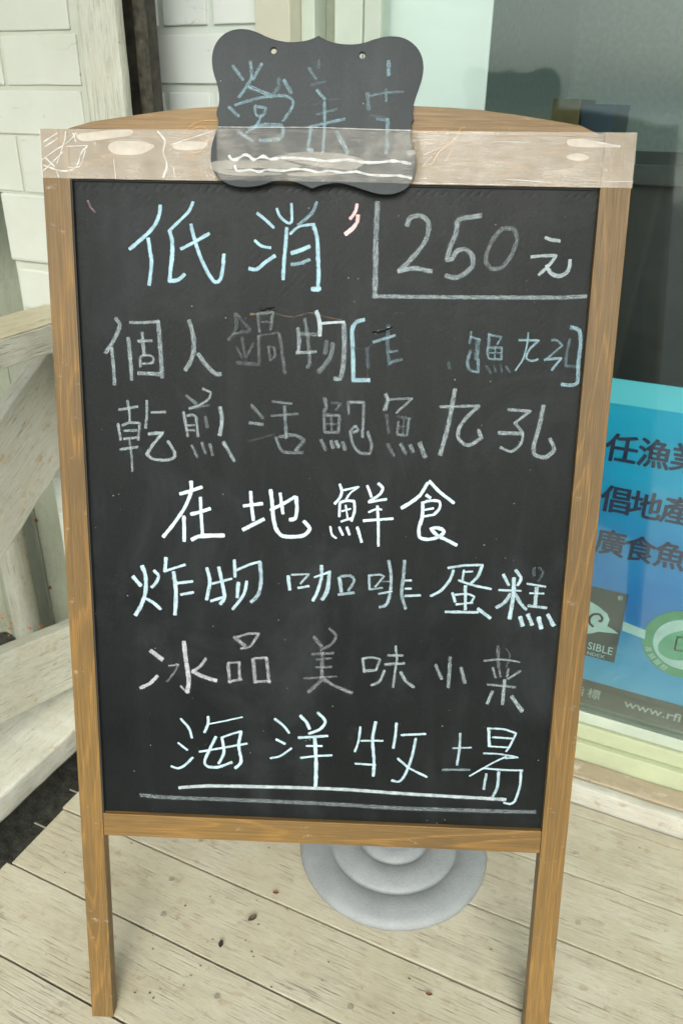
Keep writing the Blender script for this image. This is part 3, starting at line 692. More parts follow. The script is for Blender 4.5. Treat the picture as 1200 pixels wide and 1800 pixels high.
# ================================================================ CHALKBOARD EASEL
Eb = Vector((0.9222, 0.3867, 0)).normalized(); Eu = Vector((-0.0937, 0.2234, 0.9702)).normalized(); En = -Eb.cross(Eu)
EM = Matrix(((Eb.x, En.x, Eu.x), (Eb.y, En.y, Eu.y), (Eb.z, En.z, Eu.z))).to_4x4(); EM.translation = Vector((-0.2781, 0.5574, 0.0))
ez = empty('chalkboard_easel', label='tall brown wooden A-frame chalkboard sign standing on the white deck', cat='chalkboard', mat=EM); ez['frame'] = 1
PZ0, PZ1 = 0.3055, 1.0425
DP = 0.018
box('post', (-0.3000, -0.2718, 0.0, DP, 0.0005, 1.0895), M_['pine_z'], ez, bevel=0.0009, seg=2)
box('post', (0.2690, 0.3000, 0.0, DP, 0.0005, 1.0945), M_['pine_z'], ez, bevel=0.0009, seg=2)
box('top_rail', (-0.2714, 0.2686, 0.0003, DP, 1.0425, 1.0900), M_['pine_x'], ez, bevel=0.0008)
box('bottom_rail', (-0.2714, 0.2686, 0.0003, DP, 0.2747, 0.3052), M_['pine_x'], ez, bevel=0.0009)
arch = [(a * 1e-4, b * 1e-4) for a, b in [(-2718,10915),(-2470,10969),(-2021,11036),(-1789,11071),(-1482,11105),(-1195,11127),(-680,11155),(-167,11170),(344,11172),(780,11160),(1136,11149),(1453,11133),(1787,11096),(2139,11049),(2440,11006),(2708,10953)]]
arch = [(max(-0.2712, min(0.2684, a)), max(1.0903, b)) for a, b in arch]
mesh_obj('arched_crest', bm_prism([(-0.2712, 1.0902)] + arch[1:-1] + [(0.2684, 1.0902)], 1, 0.0008, 0.014, bevel=0.0005), M_['pine_plain'], ez)
# writing panel, slightly bowed grid so its paint catches light unevenly
bm = bmesh.new(); nx, nz = 60, 80; grid = []
for j in range(nz + 1):
    row = []
    for i in range(nx + 1):
        x = -0.2716 + 0.5404 * i / nx; z = PZ0 + (PZ1 - PZ0) * j / nz
        d = 0.0
        row.append(bm.verts.new((x, 0.0062, z)))
    grid.append(row)
for j in range(nz):
    for i in range(nx): bm.faces.new((grid[j][i], grid[j][i + 1], grid[j + 1][i + 1], grid[j + 1][i]))
bmesh.ops.solidify(bm, geom=bm.faces[:], thickness=-0.004); bmesh.ops.recalc_face_normals(bm, faces=bm.faces)
panel = mesh_obj('board_panel', bm, M_['black'], ez)
for d in ((-0.2717, -0.2702, 0.0015, 0.0058, PZ0, PZ1), (-0.27, 0.267, 0.0035, 0.0058, PZ1 - 0.0016, PZ1 - 0.0002)):
    box('rebate_edge', d, M_['edge'], ez, bevel=0)
# hinged rear frame
def rear_bar(name, x0, x1, t0, t1, depth, mat):
    """bar lying in the rear frame's plane; t runs 0 at the hinge .. 1 at the foot"""
    A = Vector((0, 0.0215, 1.03)); B = Vector((0, 0.408, 0.104)); d = (B - A).normalized(); n = Vector((0, -d.z, d.y)); n = n if n.y > 0 else -n
    L = (B - A).length; bm = bm_box(x0, x1, 0, depth, 0, 1, bevel=0)
    for v in bm.verts: p = A + d * (L * (t0 + (t1 - t0) * (1 - v.co.z))) + n * v.co.y; v.co = Vector((v.co.x, p.y, p.z))
    bmesh.ops.bevel(bm, geom=[e for e in bm.edges], offset=0.001, segments=2, affect='EDGES')
    return mesh_obj(name, bm, mat, ez)
rear_bar('rear_leg', -0.2985, -0.2700, 0.0, 1.0, DP, M_['pine_z']); rear_bar('rear_leg', 0.2680, 0.2985, 0.0, 1.0, DP, M_['pine_z'])
rear_bar('rear_rail', -0.2695, 0.2675, 0.0, 0.045, DP, M_['pine_x']); rear_bar('rear_rail', -0.2695, 0.2675, 0.70, 0.73, DP, M_['pine_x'])
rear_bar('rear_panel', -0.2697, 0.2677, 0.046, 0.699, 0.006, M_['black'])
for x in (-0.22, 0.22): mesh_obj('hinge', bm_box(x - 0.02, x + 0.02, 0.0182, 0.0210, 1.02, 1.06, bevel=0.0006), M_['steel'], ez)

# chalk writing on the panel
STROKES = [
('P','blue',[(38,0.58,[(-1016,11480),(-914,11356)]),(38,0.58,[(-839,11521),(-831,11379),(-885,11288),(-955,11197)]),(38,0.58,[(-727,11501),(-815,11361)]),(47,0.58,[(-855,11292),(-717,11245),(-634,11210)]),(30,0.24,[(-658,11506),(-609,11449)]),(43,0.48,[(-559,11373),(-563,11292),(-614,11234)]),(47,0.58,[(-510,11356),(-436,11244)]),(34,0.58,[(-995,11124),(-756,11191),(-519,11217),(-420,11177),(-435,11095),(-518,10985)]),(43,0.58,[(-1055,11105),(-960,11024)]),(34,0.58,[(-796,11118),(-687,11101),(-717,11028),(-786,11036),(-796,11109)]),(30,0.58,[(-727,11037),(-777,10945),(-887,10869)]),(47,0.58,[(-857,10907),(-697,10946),(-527,10939),(-517,10866),(-557,10815),(-747,10801)]),(39,0.58,[(-957,10878),(-817,10793)])]),
('P','blue',[(38,0.4,[(-163,11538),(-168,11476)]),(38,0.48,[(-265,11466),(-190,11373)]),(25,0.36,[(-244,11315),(-97,11352)]),(38,0.58,[(-184,11271),(-104,11191)]),(17,0.32,[(-221,11135),(-84,11182),(44,11196)]),(26,0.44,[(-181,11048),(16,11102)]),(39,0.58,[(-107,11163),(-100,10954),(-115,10705)]),(34,0.58,[(-248,10934),(-80,10973),(97,11012)]),(43,0.58,[(-238,10925),(-266,10722),(-215,10717)]),(52,0.58,[(21,10892),(135,10700)]),(30,0.16,[(8,11496),(9,11452)]),(25,0.24,[(115,11524),(110,11488)]),(17,0.12,[(31,11336),(-45,11209)])]),
('P','blue',[(46,0.58,[(517,11541),(518,11414)]),(38,0.16,[(522,11396),(520,11351)]),(47,0.48,[(318,11250),(332,11106)]),(25,0.48,[(328,11223),(484,11256),(670,11269)]),(34,0.48,[(503,11289),(503,11181)]),(30,0.32,[(353,11052),(512,11027)]),(30,0.48,[(414,11017),(533,11004)]),(47,0.58,[(522,11018),(527,10872),(523,10706)])]),
('B','blue',[(45,0.9,[(-1804,10184),(-1813,10105),(-1857,10006),(-1945,9906),(-2140,9747)]),(46,0.9,[(-1940,9856),(-1925,9727),(-1912,9627),(-1926,9506),(-1945,9387)]),(36,0.9,[(-1460,10225),(-1509,10130),(-1627,10020),(-1713,9940)]),(50,0.9,[(-1713,9940),(-1688,9831),(-1694,9671),(-1712,9550),(-1726,9429)]),(46,0.9,[(-1726,9429),(-1630,9447),(-1565,9503)]),(46,0.9,[(-1485,10003),(-1452,9856),(-1382,9657),(-1300,9498),(-1238,9428),(-1184,9460),(-1156,9582),(-1144,9712)]),(41,0.9,[(-1597,9757),(-1463,9826),(-1298,9918)])]),
('B','blue',[(38,0.9,[(-792,10127),(-709,10066),(-620,9990)]),(36,0.9,[(-818,9858),(-751,9805),(-653,9788)]),(45,0.9,[(-877,9577),(-804,9565),(-709,9641),(-608,9709)]),(36,0.9,[(-589,10176),(-554,10099),(-481,10041),(-433,10052),(-437,10227)]),(40,0.6,[(-177,10247),(-213,10153),(-295,10074),(-367,10018)]),(45,0.9,[(-485,9988),(-496,9814),(-510,9655),(-519,9474)]),(31,0.9,[(-449,9928),(-356,10004),(-195,10031)]),(50,0.9,[(-211,10027),(-168,9900),(-154,9702),(-145,9502),(-155,9364)]),(50,0.9,[(-433,9740),(-343,9768),(-244,9809)]),(45,0.7,[(-432,9626),(-342,9638),(-242,9676)]),(55,0.9,[(-213,9379),(-128,9385)])]),
('B','pink',[(39,0.9,[(237,10234),(227,10166),(173,10090)]),(49,0.9,[(251,10124),(246,10060),(198,9995),(127,9940)])]),
('B','pink',[(30,0.4,[(-2564,10222),(-2541,10167),(-2494,10106)]),(30,0.12,[(-2587,10035),(-2499,10008)])]),
('B','white',[(65,0.59,[(450,10255),(445,9913),(451,9522),(451,9311)]),(48,0.59,[(450,9322),(1020,9326),(1705,9336),(2387,9350),(2662,9369)])]),
('B','white',[(58,0.59,[(761,10037),(792,10112),(892,10135),(973,10084),(985,9966),(928,9836),(798,9682),(693,9581)]),(54,0.65,[(693,9581),(847,9613),(1035,9586)])]),
('B','white',[(58,0.59,[(1518,10147),(1407,10128),(1286,10100),(1271,9972),(1221,9842),(1190,9707)]),(59,0.59,[(1190,9707),(1240,9712),(1292,9796),(1381,9810),(1452,9749),(1458,9651),(1373,9562),(1284,9528),(1187,9545)])]),
('B','white',[(51,0.47,[(1749,10028),(1666,9936),(1607,9806),(1596,9698),(1664,9623),(1775,9647),(1857,9768),(1902,9919),(1862,10015),(1772,10028)])]),
('B','white',[(42,0.75,[(2192,9942),(2260,9922),(2339,9915)]),(40,0.75,[(2061,9750),(2172,9763),(2318,9770),(2248,9667),(2153,9574)]),(48,0.75,[(2225,9667),(2276,9592),(2357,9565),(2434,9595),(2462,9661),(2463,9726)])]),
('B','white',[(49,0.59,[(-2322,9033),(-2278,8973),(-2312,8872),(-2387,8746),(-2445,8666)]),(44,0.59,[(-2377,8724),(-2366,8531),(-2361,8328)]),(50,0.59,[(-2191,8830),(-2176,8604),(-2170,8386)]),(38,0.59,[(-2168,8994),(-2018,8995),(-1856,9012)]),(55,0.59,[(-1861,9012),(-1847,8770),(-1836,8418)]),(44,0.59,[(-2038,8889),(-2030,8766),(-2025,8653)]),(38,0.59,[(-2083,8798),(-1936,8806)]),(33,0.59,[(-2069,8526),(-2065,8629),(-2002,8653),(-1932,8637),(-1934,8575),(-2045,8557)]),(50,0.59,[(-2095,8457),(-1861,8451)])]),
('B','white',[(55,0.59,[(-1528,9028),(-1490,8891),(-1481,8733),(-1519,8597),(-1579,8504)]),(55,0.59,[(-1436,8678),(-1334,8544),(-1242,8467),(-1195,8472)])]),
('B','white',[(49,0.35,[(-1027,9112),(-1017,8991),(-1052,8901),(-1103,8837)]),(38,0.35,[(-1004,9097),(-936,9015),(-872,8954)]),(38,0.35,[(-1052,8901),(-868,8938)]),(38,0.35,[(-960,8869),(-927,8656)]),(33,0.35,[(-1018,8756),(-961,8651)]),(33,0.35,[(-834,8805),(-915,8652)]),(49,0.35,[(-1013,8591),(-776,8587)]),(38,0.41,[(-787,9107),(-771,8929)]),(38,0.47,[(-787,9118),(-628,9132),(-650,8954)]),(27,0.35,[(-742,9030),(-657,9032)]),(38,0.41,[(-781,8884),(-772,8615)]),(32,0.35,[(-765,8889),(-570,8923)]),(43,0.41,[(-558,8912),(-527,8733),(-494,8496)]),(33,0.41,[(-673,8775),(-656,8629),(-603,8675),(-615,8765),(-673,8770)])]),
('B','white',[(49,0.59,[(-359,8972),(-344,8850),(-350,8715)]),(44,0.47,[(-285,9073),(-248,8852),(-227,8605),(-256,8570)]),(43,0.47,[(-341,8917),(-107,8911)]),(38,0.59,[(-373,8714),(-159,8731)]),(54,0.85,[(-161,9153),(-125,9033),(-123,8904)]),(32,0.85,[(-102,9029),(0,9040),(136,9050)]),(60,0.59,[(132,9027),(142,8816),(135,8591),(104,8454),(46,8453)]),(60,0.41,[(-47,8846),(-63,8715)]),(60,0.47,[(16,8825),(-5,8678),(-128,8517)])]),
('B','blue',[(54,0.75,[(344,9076),(265,9053),(222,8974),(230,8818),(243,8594),(247,8439),(420,8444)])]),
('B','blue',[(34,0.6,[(473,8947),(619,8994)]),(39,0.6,[(453,8846),(678,8922)]),(45,0.35,[(387,8777),(404,8575)]),(49,0.41,[(606,9027),(602,8827),(633,8614)]),(30,0.47,[(628,8749),(718,8763)]),(39,0.47,[(632,8637),(761,8674)]),(20,0.24,[(771,8876),(851,8866)])]),
('B','blue',[(44,0.35,[(1260,8652),(1281,8592)]),(24,0.12,[(1313,8932),(1320,8799)]),(34,0.47,[(1486,8981),(1475,8858)]),(29,0.53,[(1483,8925),(1586,8899)]),(59,0.47,[(1564,8894),(1558,8693)]),(39,0.53,[(1491,8781),(1464,8668),(1492,8579),(1584,8558),(1576,8693)])]),
('B','blue',[(34,0.53,[(1672,8963),(1679,8852),(1672,8785)]),(29,0.53,[(1673,8952),(1809,8933),(1770,8854)]),(29,0.53,[(1670,8818),(1817,8822),(1825,8699),(1689,8707),(1670,8818)]),(20,0.53,[(1749,8820),(1752,8709)]),(20,0.53,[(1685,8763),(1816,8766)]),(34,0.35,[(1666,8628),(1717,8550)]),(29,0.35,[(1750,8635),(1771,8563)]),(29,0.35,[(1818,8643),(1839,8565)]),(34,0.41,[(1876,8622),(1925,8567)])]),
('B','blue',[(24,0.65,[(2087,8983),(2085,8862),(2052,8705),(1981,8586)]),(29,0.65,[(1996,8904),(2206,8904),(2112,8807),(2085,8717),(2143,8689),(2210,8708)])]),
('B','blue',[(29,0.53,[(2340,8912),(2396,8909),(2457,8859),(2384,8791),(2310,8722)]),(34,0.6,[(2278,8706),(2457,8726)]),(34,0.6,[(2457,8726),(2366,8600)]),(39,0.41,[(2530,8927),(2510,8760),(2509,8648),(2622,8640)])]),
('B','blue',[(49,0.65,[(2530,9048),(2622,9017),(2647,8875),(2642,8674),(2649,8472),(2583,8443),(2485,8449)])]),
('B','white',[(35,0.59,[(-2325,8053),(-2224,8071),(-2117,8094)]),(35,0.59,[(-2227,8154),(-2210,8032),(-2210,7923)]),(36,0.59,[(-2342,7899),(-2319,7719)]),(36,0.59,[(-2296,7881),(-2210,7913),(-2100,7912),(-2121,7725)]),(36,0.59,[(-2274,7821),(-2137,7831)]),(36,0.59,[(-2282,7731),(-2132,7751)]),(36,0.59,[(-2327,7612),(-2130,7644)]),(29,0.53,[(-2222,7722),(-2204,7551),(-2201,7367)]),(38,0.59,[(-2011,8160),(-2017,7997),(-2037,7861)]),(33,0.59,[(-1966,8032),(-1809,8043)]),(41,0.65,[(-2003,7794),(-1842,7813),(-1957,7679),(-2031,7566),(-1962,7513),(-1820,7505),(-1729,7534),(-1717,7595),(-1790,7720)])]),
('B','white',[(42,0.47,[(-1572,8230),(-1465,8140)]),(33,0.59,[(-1392,8305),(-1304,8272),(-1324,8203),(-1425,8131),(-1545,8085)]),(28,0.41,[(-1545,8085),(-1326,8130)]),(38,0.59,[(-1610,8048),(-1585,7910),(-1568,7780)]),(38,0.59,[(-1567,8009),(-1477,8002),(-1455,7783)]),(28,0.59,[(-1569,7900),(-1489,7906)]),(28,0.59,[(-1570,7846),(-1490,7848)]),(47,0.41,[(-1367,7999),(-1349,7886)]),(52,0.65,[(-1203,8108),(-1184,7980),(-1211,7800)]),(38,0.47,[(-1524,7681),(-1466,7547)]),(38,0.47,[(-1412,7714),(-1374,7594)]),(43,0.47,[(-1322,7701),(-1294,7576)]),(48,0.6,[(-1171,7725),(-1053,7518)])]),
('B','white',[(42,0.47,[(-860,8142),(-731,8002)]),(42,0.53,[(-880,7948),(-735,7932)]),(28,0.29,[(-895,7744),(-751,7782),(-611,7832)]),(33,0.47,[(-628,8187),(-415,8167)]),(33,0.47,[(-642,8030),(-351,8061)]),(47,0.47,[(-494,8136),(-476,7790)]),(42,0.47,[(-591,7793),(-511,7638),(-291,7635)]),(47,0.47,[(-551,7802),(-392,7826),(-276,7775),(-371,7652)])]),
('B','white',[(49,0.47,[(-58,8236),(-40,8143),(-67,8085)]),(27,0.41,[(13,8191),(123,8182),(61,8111)]),(39,0.47,[(-66,8061),(-51,7863)]),(39,0.47,[(-54,8055),(109,8054),(97,7867),(-39,7863)]),(33,0.41,[(16,8040),(26,7870)]),(22,0.41,[(-41,7957),(95,7961)]),(50,0.47,[(-90,7779),(-41,7669)]),(50,0.53,[(21,7770),(46,7695)]),(50,0.53,[(75,7772),(105,7702)]),(50,0.47,[(151,7762),(176,7675)]),(33,0.47,[(199,8208),(209,8069)]),(39,0.53,[(222,8201),(368,8205),(367,8015),(365,7822)]),(39,0.53,[(265,7871),(316,7896),(287,7942),(230,7882),(269,7730),(342,7649),(448,7640),(469,7735),(417,7887)])]),
('B','white',[(49,0.59,[(602,8298),(627,8230),(596,8125)]),(33,0.53,[(650,8242),(892,8260),(725,8098)]),(39,0.35,[(621,8079),(652,7870)]),(33,0.35,[(738,8059),(890,8040)]),(33,0.47,[(866,8039),(851,7852),(745,7861),(752,8001)]),(22,0.35,[(809,8026),(804,7862)]),(22,0.35,[(749,7950),(858,7953)]),(44,0.41,[(644,7752),(719,7624)]),(50,0.47,[(785,7756),(847,7651)]),(50,0.53,[(890,7747),(928,7677)]),(61,0.53,[(994,7773),(1060,7621)])]),
('B','white',[(55,0.6,[(1347,8368),(1323,8179),(1289,7946),(1223,7650)]),(38,0.6,[(1196,8176),(1622,8198)]),(49,0.6,[(1610,8191),(1491,8068),(1410,7937),(1424,7821),(1532,7765),(1666,7851),(1626,7936)])]),
('B','white',[(38,0.6,[(1934,8165),(2176,8155),(2013,8023),(2102,7921),(2099,7804),(2001,7707),(1877,7751)]),(49,0.6,[(1848,7909),(2114,7910)]),(55,0.6,[(2309,8216),(2281,7996),(2239,7784),(2259,7679),(2377,7658),(2463,7743),(2407,7859)])]),
('B','bright',[(44,1,[(-1669,7123),(-1547,7163),(-1422,7209)]),(47,1,[(-1542,7269),(-1544,7155),(-1613,6979),(-1743,6783),(-1874,6617)]),(48,1,[(-1632,6863),(-1632,6705),(-1635,6576)]),(44,1,[(-1439,7087),(-1435,6920),(-1423,6663)]),(47,1,[(-1549,6893),(-1442,6923),(-1332,6963)]),(58,1,[(-1546,6595),(-1447,6638),(-1180,6655)])]),
('B','bright',[(47,1,[(-871,7172),(-861,7017),(-841,6843)]),(44,1,[(-950,7007),(-740,7040)]),(51,1,[(-959,6730),(-724,6859)]),(51,1,[(-647,7198),(-628,7056),(-615,6882),(-584,6754),(-521,6676),(-411,6663),(-270,6684),(-201,6766),(-269,6848)]),(44,1,[(-647,6968),(-507,7044),(-368,7130)]),(50,1,[(-361,7127),(-349,7001),(-366,6881),(-428,6863)]),(47,1,[(-539,7162),(-506,6933)])]),
('B','bright',[(40,1,[(128,7286),(151,7206),(131,7132),(75,7065)]),(28,1,[(172,7221),(342,7267),(251,7195),(203,7120)]),(37,1,[(132,7066),(129,6919)]),(37,1,[(132,7077),(203,7102),(290,7100),(300,6990),(267,6871)]),(25,1,[(156,6979),(256,7011)]),(25,1,[(198,7049),(223,6899)]),(31,1,[(151,6860),(259,6900)]),(28,1,[(30,6797),(53,6700),(102,6664)]),(34,1,[(131,6792),(174,6704)]),(38,1,[(218,6795),(249,6709)]),(38,1,[(336,6799),(389,6628)]),(37,1,[(435,7280),(484,7155)]),(37,1,[(555,7308),(606,7263),(580,7190),(469,7106)]),(37,1,[(455,7095),(651,7133)]),(37,1,[(553,7050),(570,6851),(579,6589)]),(28,1,[(458,6977),(529,7012),(601,7014)]),(37,1,[(403,6878),(731,6912)])]),
('B','bright',[(46,1,[(1101,7329),(1023,7188),(926,7105),(826,7036)]),(43,1,[(1122,7351),(1234,7238),(1404,7112)]),(43,1,[(1094,7190),(1138,7163)]),(37,1,[(1048,7101),(1139,7130),(1239,7125),(1250,7049),(1196,6981)]),(47,1,[(1058,7087),(1059,6940),(1028,6805),(1044,6702),(1132,6682),(1217,6700),(1301,6754),(1306,6792),(1240,6820),(1162,6810),(1230,6737),(1348,6681),(1459,6625)]),(31,1,[(1080,7022),(1179,7044)]),(31,1,[(1083,6948),(1197,6974)])]),
('B','mid',[(55,0.85,[(-2239,6127),(-2154,6021)]),(55,0.85,[(-2130,6258),(-2094,6144),(-2101,5950),(-2158,5777),(-2228,5657)]),(45,0.85,[(-1993,6208),(-1941,6149),(-1974,6064),(-2027,6006)]),(45,0.85,[(-2097,5865),(-2016,5819),(-1930,5741)]),(50,0.85,[(-1849,6368),(-1865,6212)]),(35,0.85,[(-1877,6204),(-1632,6292)]),(55,0.85,[(-1766,6199),(-1744,5963),(-1763,5681)]),(40,0.85,[(-1730,6065),(-1549,6095)]),(40,0.85,[(-1687,5928),(-1542,5962)])]),
('B','mid',[(50,0.85,[(-1380,6259),(-1347,6097),(-1390,5878)]),(50,0.85,[(-1241,6273),(-1198,6054),(-1181,5909),(-1228,5829)]),(35,0.85,[(-1318,6074),(-1093,6142)]),(40,0.85,[(-1339,5860),(-1176,5921)]),(45,0.85,[(-1061,6365),(-1054,6167)]),(35,0.85,[(-1035,6247),(-873,6324),(-770,6356)]),(50,0.7,[(-770,6356),(-754,6165),(-782,5971),(-870,5866)]),(50,0.85,[(-1017,6096),(-1032,5919)]),(45,0.85,[(-920,6116),(-956,5953),(-1085,5771)])]),
('B','mid',[(50,0.85,[(-442,6195),(-423,6032)]),(30,0.7,[(-403,6213),(-204,6227),(-299,6109)]),(35,0.8,[(-326,6055),(-202,6083)]),(45,0.8,[(-62,6332),(-60,6189),(-103,6019),(-154,5908)]),(30,0.85,[(-140,6191),(42,6264)]),(54,0.75,[(30,6263),(12,6047),(-44,5924)]),(50,0.7,[(146,6196),(173,6028)]),(39,0.6,[(157,6208),(271,6224),(318,6166),(253,6043)]),(40,0.65,[(139,5991),(317,6021)])]),
('B','mid',[(35,0.65,[(485,6233),(495,6065)]),(30,0.65,[(485,6233),(605,6248),(656,6229),(560,6099)]),(30,0.6,[(495,6065),(641,6091)]),(43,0.65,[(703,6418),(735,6252),(736,6063),(698,5891),(618,5856)]),(22,0.5,[(638,6165),(728,6172)]),(30,0.7,[(603,6016),(753,6053)]),(48,0.6,[(883,6424),(877,6215),(865,6025),(918,5846)]),(30,0.8,[(898,6188),(968,6191)]),(30,0.8,[(902,6090),(972,6092)]),(35,0.8,[(906,6001),(1080,6015)])]),
('B','mid',[(34,0.8,[(1380,6353),(1556,6388),(1764,6401)]),(43,0.8,[(1764,6401),(1723,6265),(1648,6178)]),(34,0.8,[(1507,6211),(1669,6158),(1881,6119)]),(39,0.8,[(1441,6328),(1407,6212),(1314,6082),(1197,6011)]),(34,0.8,[(1560,6332),(1550,6217)]),(26,0.8,[(1571,6312),(1660,6321)]),(39,0.8,[(1445,6055),(1481,5951)]),(30,0.8,[(1477,6035),(1616,6051),(1698,6022),(1662,5946)]),(43,0.8,[(1586,6145),(1603,5859)]),(30,0.8,[(1493,5919),(1682,5947)]),(39,0.8,[(1377,5825),(1749,5832)]),(48,0.8,[(1747,5875),(1894,5767)])]),
('B','mid',[(43,0.8,[(2009,6295),(2077,6172)]),(43,0.8,[(2144,6352),(2210,6260),(2176,6175)]),(30,0.8,[(1972,6109),(2221,6109)]),(56,0.8,[(2131,6257),(2137,6026),(2115,5770)]),(47,0.7,[(2104,6067),(2042,5959),(1956,5897)]),(43,0.7,[(2164,6069),(2221,5966),(2297,5883)]),(43,0.35,[(2349,6390),(2352,6296)]),(34,0.35,[(2398,6391),(2455,6341),(2410,6235)]),(30,0.8,[(2284,6196),(2495,6169)]),(52,0.7,[(2397,6151),(2393,5940)]),(26,0.8,[(2322,6085),(2481,6085)]),(39,0.7,[(2314,5931),(2525,5913)]),(56,0.8,[(2234,5792),(2272,5690)]),(56,0.8,[(2322,5825),(2377,5704)]),(61,0.8,[(2445,5793),(2485,5665)]),(56,0.8,[(2548,5833),(2622,5703)])]),
('B','warm',[(64,0.68,[(-2063,5216),(-1930,5110)]),(49,0.68,[(-2204,4735),(-2088,4796),(-1993,4897)]),(27,0.55,[(-1853,5031),(-1739,5052)]),(32,0.42,[(-1739,5052),(-1787,4954),(-1881,4828)]),(64,0.68,[(-1665,5343),(-1647,5116),(-1619,4875),(-1638,4703)]),(32,0.59,[(-1638,4690),(-1719,4778)]),(43,0.59,[(-1410,5144),(-1479,5038),(-1571,4974)]),(59,0.64,[(-1571,4974),(-1448,4911),(-1290,4863)])]),
('B','warm',[(58,0.51,[(-1070,5424),(-947,5322)]),(37,0.55,[(-1036,5426),(-902,5473),(-780,5478),(-835,5386),(-880,5317),(-992,5280)]),(48,0.55,[(-1147,5087),(-1127,4845)]),(32,0.55,[(-1147,5096),(-1005,5111)]),(43,0.55,[(-1012,5104),(-1013,4898)]),(37,0.55,[(-1142,4857),(-984,4892)]),(53,0.55,[(-847,5158),(-825,4857)]),(37,0.55,[(-836,5166),(-690,5181)]),(48,0.55,[(-690,5176),(-660,4863)]),(37,0.55,[(-825,4869),(-645,4883)])]),
('B','warm',[(52,0.42,[(-135,5459),(-44,5344)]),(42,0.42,[(41,5571),(120,5492),(78,5384),(-54,5300)]),(37,0.42,[(-154,5244),(98,5266)]),(32,0.42,[(-97,5179),(70,5200)]),(37,0.42,[(-107,5078),(79,5090)]),(48,0.42,[(-32,5273),(-39,5033)]),(32,0.42,[(-246,4933),(142,4972)]),(53,0.42,[(-32,5033),(-48,4911),(-192,4760)]),(53,0.47,[(-3,4925),(133,4845),(326,4768)])]),
('B','white',[(38,0.59,[(442,5209),(465,5037)]),(34,0.59,[(442,5213),(557,5229),(647,5207),(606,5081)]),(42,0.59,[(464,5053),(607,5072)]),(34,0.59,[(821,5379),(842,5224),(826,5070),(811,4857)]),(38,0.59,[(737,5262),(907,5269)]),(42,0.59,[(706,5146),(929,5170)]),(38,0.59,[(701,5070),(647,4929),(554,4876)]),(46,0.59,[(892,5058),(960,4941),(1055,4871)])]),
('B','white',[(46,0.53,[(1297,5161),(1377,4986)]),(50,0.53,[(1460,5263),(1461,5076),(1459,4883)]),(50,0.53,[(1594,5138),(1651,4948)])]),
('B','white',[(29,0.53,[(1853,5234),(2059,5261),(2272,5236)]),(46,0.41,[(2005,5423),(2031,5155)]),(25,0.35,[(2103,5395),(2153,5312),(2119,5158)]),(38,0.53,[(1961,5152),(2004,5029)]),(33,0.47,[(2042,5127),(2060,5041)]),(37,0.47,[(2146,5150),(2136,5044)]),(33,0.53,[(2289,5126),(2147,5016)]),(33,0.53,[(1913,4939),(2242,4917)]),(50,0.59,[(2112,5005),(2107,4694)]),(46,0.59,[(1980,4855),(1928,4697)]),(59,0.59,[(2207,4796),(2344,4616)])]),
('B','mid',[(37,0.85,[(-1725,4347),(-1632,4230),(-1596,4103)]),(33,0.85,[(-1765,4026),(-1655,3936)]),(37,0.85,[(-1859,3707),(-1773,3682),(-1685,3733),(-1593,3837)]),(41,0.85,[(-1395,4390),(-1396,4298),(-1441,4180)]),(23,0.85,[(-1396,4291),(-1204,4340),(-981,4402)]),(32,0.85,[(-1509,3919),(-1315,3962),(-925,4054)]),(42,0.85,[(-1303,4127),(-1380,3960),(-1447,3791),(-1405,3722),(-1276,3723),(-1113,3794)]),(42,0.85,[(-1228,4107),(-1209,3920),(-1275,3770)]),(32,0.85,[(-1239,4118),(-1121,4170),(-993,4214)]),(46,0.85,[(-997,4210),(-1026,4022),(-999,3810),(-1071,3717)])]),
('B','mid',[(37,0.85,[(-590,4393),(-488,4312),(-415,4215)]),(41,0.85,[(-572,4122),(-465,4069)]),(32,0.85,[(-641,3868),(-524,3902),(-386,4013)]),(46,0.85,[(-284,4447),(-210,4369),(-170,4279)]),(41,0.85,[(-75,4496),(18,4390),(-40,4284),(-176,4216)]),(41,0.85,[(-302,4157),(47,4195)]),(32,0.85,[(-206,4051),(-15,4059)]),(32,0.85,[(-272,3889),(-97,3920),(104,3940)]),(55,0.85,[(-105,4149),(-85,3826),(-87,3517)])]),
('B','mid',[(35,0.8,[(438,4328),(422,4142),(381,4000)]),(45,0.8,[(619,4402),(590,4172),(615,3900),(614,3682)]),(31,0.8,[(453,4148),(713,4159)]),(31,0.8,[(389,3840),(638,3832)]),(40,0.8,[(868,4397),(860,4228),(842,4069)]),(35,0.8,[(931,4243),(1220,4270)]),(40,0.8,[(1107,4205),(1067,3942),(994,3710),(925,3619),(841,3634)]),(36,0.8,[(903,3931),(1052,3804),(1263,3699)])]),
('B','mid',[(35,0.7,[(1632,4294),(1634,4080),(1617,3875)]),(26,0.7,[(1556,4095),(1775,4113)]),(35,0.5,[(1444,3803),(1772,3817)]),(44,0.8,[(1966,4375),(1988,4140)]),(31,0.8,[(1952,4374),(2145,4371),(2294,4322),(2240,4173),(2195,4081)]),(31,0.8,[(2020,4261),(2254,4253)]),(26,0.8,[(1988,4140),(2232,4133)]),(26,0.8,[(1926,4043),(2106,4044),(2343,4008),(2191,3991)]),(26,0.8,[(2200,4014),(2033,3915),(1777,3733)]),(31,0.8,[(1935,3847),(2161,3834),(2407,3836)]),(36,0.8,[(2387,3828),(2391,3633),(2344,3422),(2285,3377),(2212,3392)]),(40,0.7,[(1976,3771),(1957,3563)]),(44,0.7,[(2122,3805),(2119,3598),(2072,3468)])]),
('B','white',[(53,0.75,[(-1767,3417),(-1379,3458),(-607,3477),(231,3483),(928,3459),(1621,3444),(2230,3432)]),(62,0.45,[(-2252,3294),(-1948,3276),(-1170,3279),(-465,3279),(236,3272),(935,3256),(1978,3265),(2600,3277)])]),
